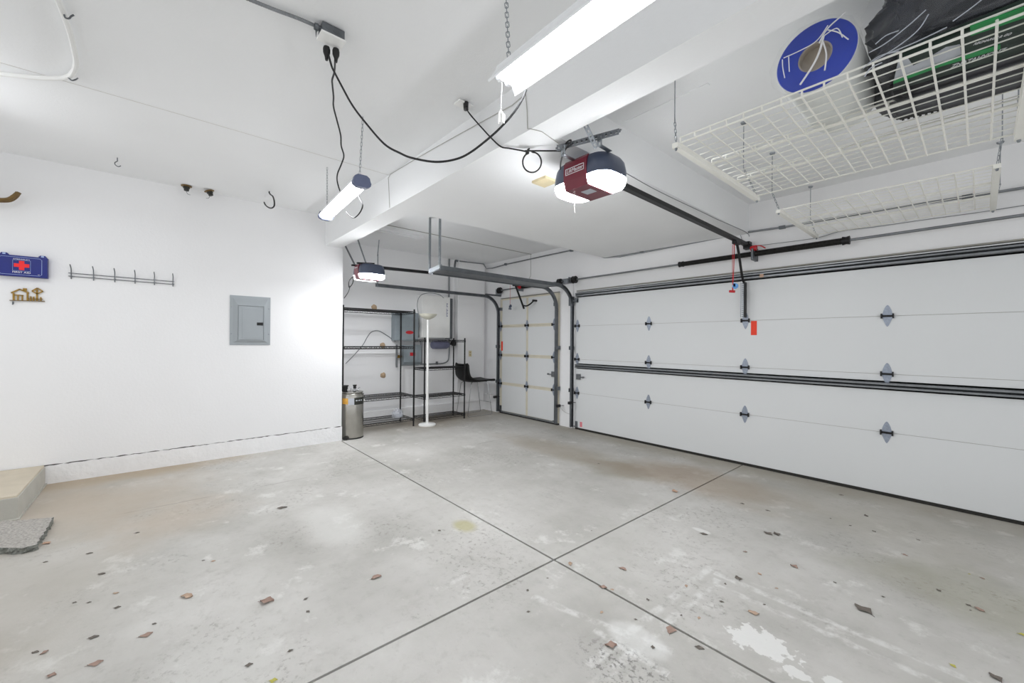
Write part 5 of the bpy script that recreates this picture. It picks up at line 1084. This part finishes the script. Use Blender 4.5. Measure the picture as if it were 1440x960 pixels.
hero = [((-2.478, 0.439, 0.000), 'b', .085, 0.9, 'large brown dry leaf lying alone on the near left floor'),
 ((-3.786, 0.778, 0.000), 'd', .085, 1.3, 'dark narrow dry leaf on the floor out from the breaker panel'),
 ((-2.319, 0.970, 0.000), 'b', .070, 1.5, 'brown slender dry leaf short of the cross in the floor joints'),
 ((-0.395, 2.797, 0.000), 'd', .105, 2.6, 'largest curled dark leaf on the floor before the double door'),
 ((-0.976, 1.878, 0.000), 'b', .075, 2.0, 'broad pinkish brown leaf resting on the near floor joint'),
 ((-1.103, 1.572, 0.000), 'b', .065, 0.8, 'curled brown leaf on the bare floor left of the near joint'),
 ((-1.868, 3.656, 0.000), 'o', .090, 2.4, 'orange brown sliver of leaf near the joint running to the door'),
 ((-1.012, 3.378, 0.000), 'd', .075, 2.8, 'dark leaf, left one of two touching leaves before the door'),
 ((-0.968, 3.414, 0.000), 'd', .070, 2.3, 'dark leaf, right one of two touching leaves before the door'),
 ((-1.312, 3.005, 0.000), 'd', .060, 0.3, 'dark grey leaf between the floor joint and two touching leaves'),
 ((-1.432, 2.159, 0.000), 'b', .055, 0.2, 'brown leaf just right of where the floor joints cross'),
 ((-1.678, 1.954, 0.000), 't', .050, 2.4, 'tan leaf lying on the joint right at the crossing'),
 ((-1.396, 1.910, 0.000), 'b', .050, 0.5, 'dull brown leaf lying across the near joint past the crossing'),
 ((-0.753, 3.000, -0.000), 'b', .055, 2.8, 'brown oval leaf alone on the floor before the double door'),
 ((-0.759, 2.325, 0.000), 't', .060, 0.4, 'pale tan leaf beside the white paint patch on the floor'),
 ((-0.933, 2.598, 0.000), 'd', .060, 2.2, 'dark curled leaf at the corner of the pale floor marks'),
 ((-4.142, -0.568, 0.000), 'o', .065, 0.6, 'reddish leaf tucked against the edge of the paving slab'),
 ((0.049, 2.651, 0.000), 'd', .060, 2.3, 'dark leaf at the bottom right of the floor'),
 ((-2.803, 0.121, 0.000), 't', .075, 0.9, 'flat tan leaf on the near left floor'),
 ((-2.476, -0.199, 0.000), 'b', .060, 1.4, 'brown leaf with a pale edge at the bottom left'),
 ((-2.562, -0.040, 0.000), 'b', .060, 1.5, 'thin reddish brown leaf on the near left floor'),
 ((-2.699, -0.222, 0.000), 'd', .045, 1.3, 'dark leaf by the stained patch at the bottom left'),
 ((0.004, 3.267, 0.000), 'b', .050, 2.6, 'brown leaf by the green stain near the right edge'),
 ((-0.832, 1.871, 0.000), 'd', .045, 0.4, 'dark leaf just right of the near joint'),
 ((-2.043, 0.298, 0.000), 'd', .035, 1.3, 'dark leaf near the bottom end of the left joint')]
for h_ in hero: leaf(*h_)
rest = [((-3.960, -0.112, 0.000), 'd', .045, 1.2), ((-2.370, 0.603, 0.000), 'd', .040, 1.9), ((-2.251, 0.583, 0.000), 'd', .035, .4), ((-3.398, -0.249, 0.000), 'd', .055, 1.1), ((-3.774, -0.333, 0.000), 'd', .050, 1.3), ((-3.804, -0.527, 0.000), 'd', .035, 1.3), ((-2.922, -0.156, 0.000), 'd', .045, 1.2), ((-1.351, 1.934, 0.000), 't', .035, 1), ((-1.096, 2.286, 0.000), 't', .040, 2.2), ((-0.959, 2.480, 0.000), 'd', .030, 2), ((-0.905, 2.295, 0.000), 'd', .035, .4), ((-0.866, 2.745, 0.000), 'o', .040, 2.6), ((-1.151, 3.838, 0.000), 'd', .050, .2), ((-1.347, 3.835, 0.000), 'd', .045, .3), ((-1.021, 2.962, 0.000), 'b', .035, .4), ((-0.034, 3.277, 0.000), 'd', .035, 2.6), ((-0.147, 3.345, -0.000), 'd', .040, 2.2), ((-0.549, 2.986, 0.000), 'd', .032, 2.4), ((-0.600, 4.345, 0.000), 'd', .060, 2.2), ((-0.321, 3.735, 0.000), 'b', .050, 2.9), ((-0.283, 4.095, 0.000), 'd', .035, 2.6), ((0.015, 3.718, 0.000), 'b', .035, 2.7), ((-2.860, 3.814, 0.000), 'd', .045, .6), ((0.139, 3.145, 0.000), 'y', .045, .4), ((-0.071, 2.608, 0.000), 'y', .040, 2.5), ((-0.036, 3.727, 0.000), 'y', .022, 1), ((-1.272, 1.729, 0.000), 't', .035, 2), ((-1.173, 2.006, 0.000), 'd', .035, 2.4), ((-0.747, 2.445, 0.000), 'd', .025, 1), ((-0.974, 1.711, 0.000), 'd', .035, 2.1), ((-0.752, 2.660, 0.000), 't', .030, 1), ((-0.344, 3.023, 0.000), 'd', .030, .3), ((-2.018, 0.451, 0.000), 'd', .035, 1.5), ((-1.663, 1.735, -0.000), 'd', .022, .5), ((-1.654, 1.565, 0.000), 'd', .035, 2), ((-1.520, 1.445, -0.000), 'd', .030, 1), ((-1.128, 1.816, 0.000), 'd', .025, .5), ((-0.994, 2.022, 0.000), 'd', .025, 1.5), ((-0.926, 2.070, 0.000), 't', .035, 2), ((-0.775, 4.053, 0.000), 'd', .030, 2), ((-0.645, 4.013, 0.000), 'd', .035, 1), ((-0.511, 4.027, 0.000), 'd', .045, 2.3), ((-2.597, 1.562, 0.000), 'd', .040, .3), ((-3.198, 0.217, 0.000), 'd', .030, 1), ((-3.148, 0.264, 0.000), 'o', .035, 1.2), ((-0.832, 4.760, 0.000), 'd', .050, .2), ((-3.121, -0.329, 0.000), 'd', .03, 1), ((-3.073, -0.272, 0.000), 'd', .03, 1.2), ((-2.736, -0.406, 0.000), 'd', .04, 1), ((-2.706, -0.376, 0.000), 'b', .04, 2), ((-2.504, -0.328, 0.000), 'b', .05, 1), ((-1.886, 0.359, 0.000), 'y', .05, 1), ((-0.026, 3.224, 0.000), 'd', .02, 1), ((-1.875, 2.421, 0.000), 'd', .02, 1), ((-3.091, -0.171, 0.000), 't', .04, 1.2), ((-2.638, -0.010, 0.000), 'd', .03, 1)]
for q_ in rest: leaf(*q_)
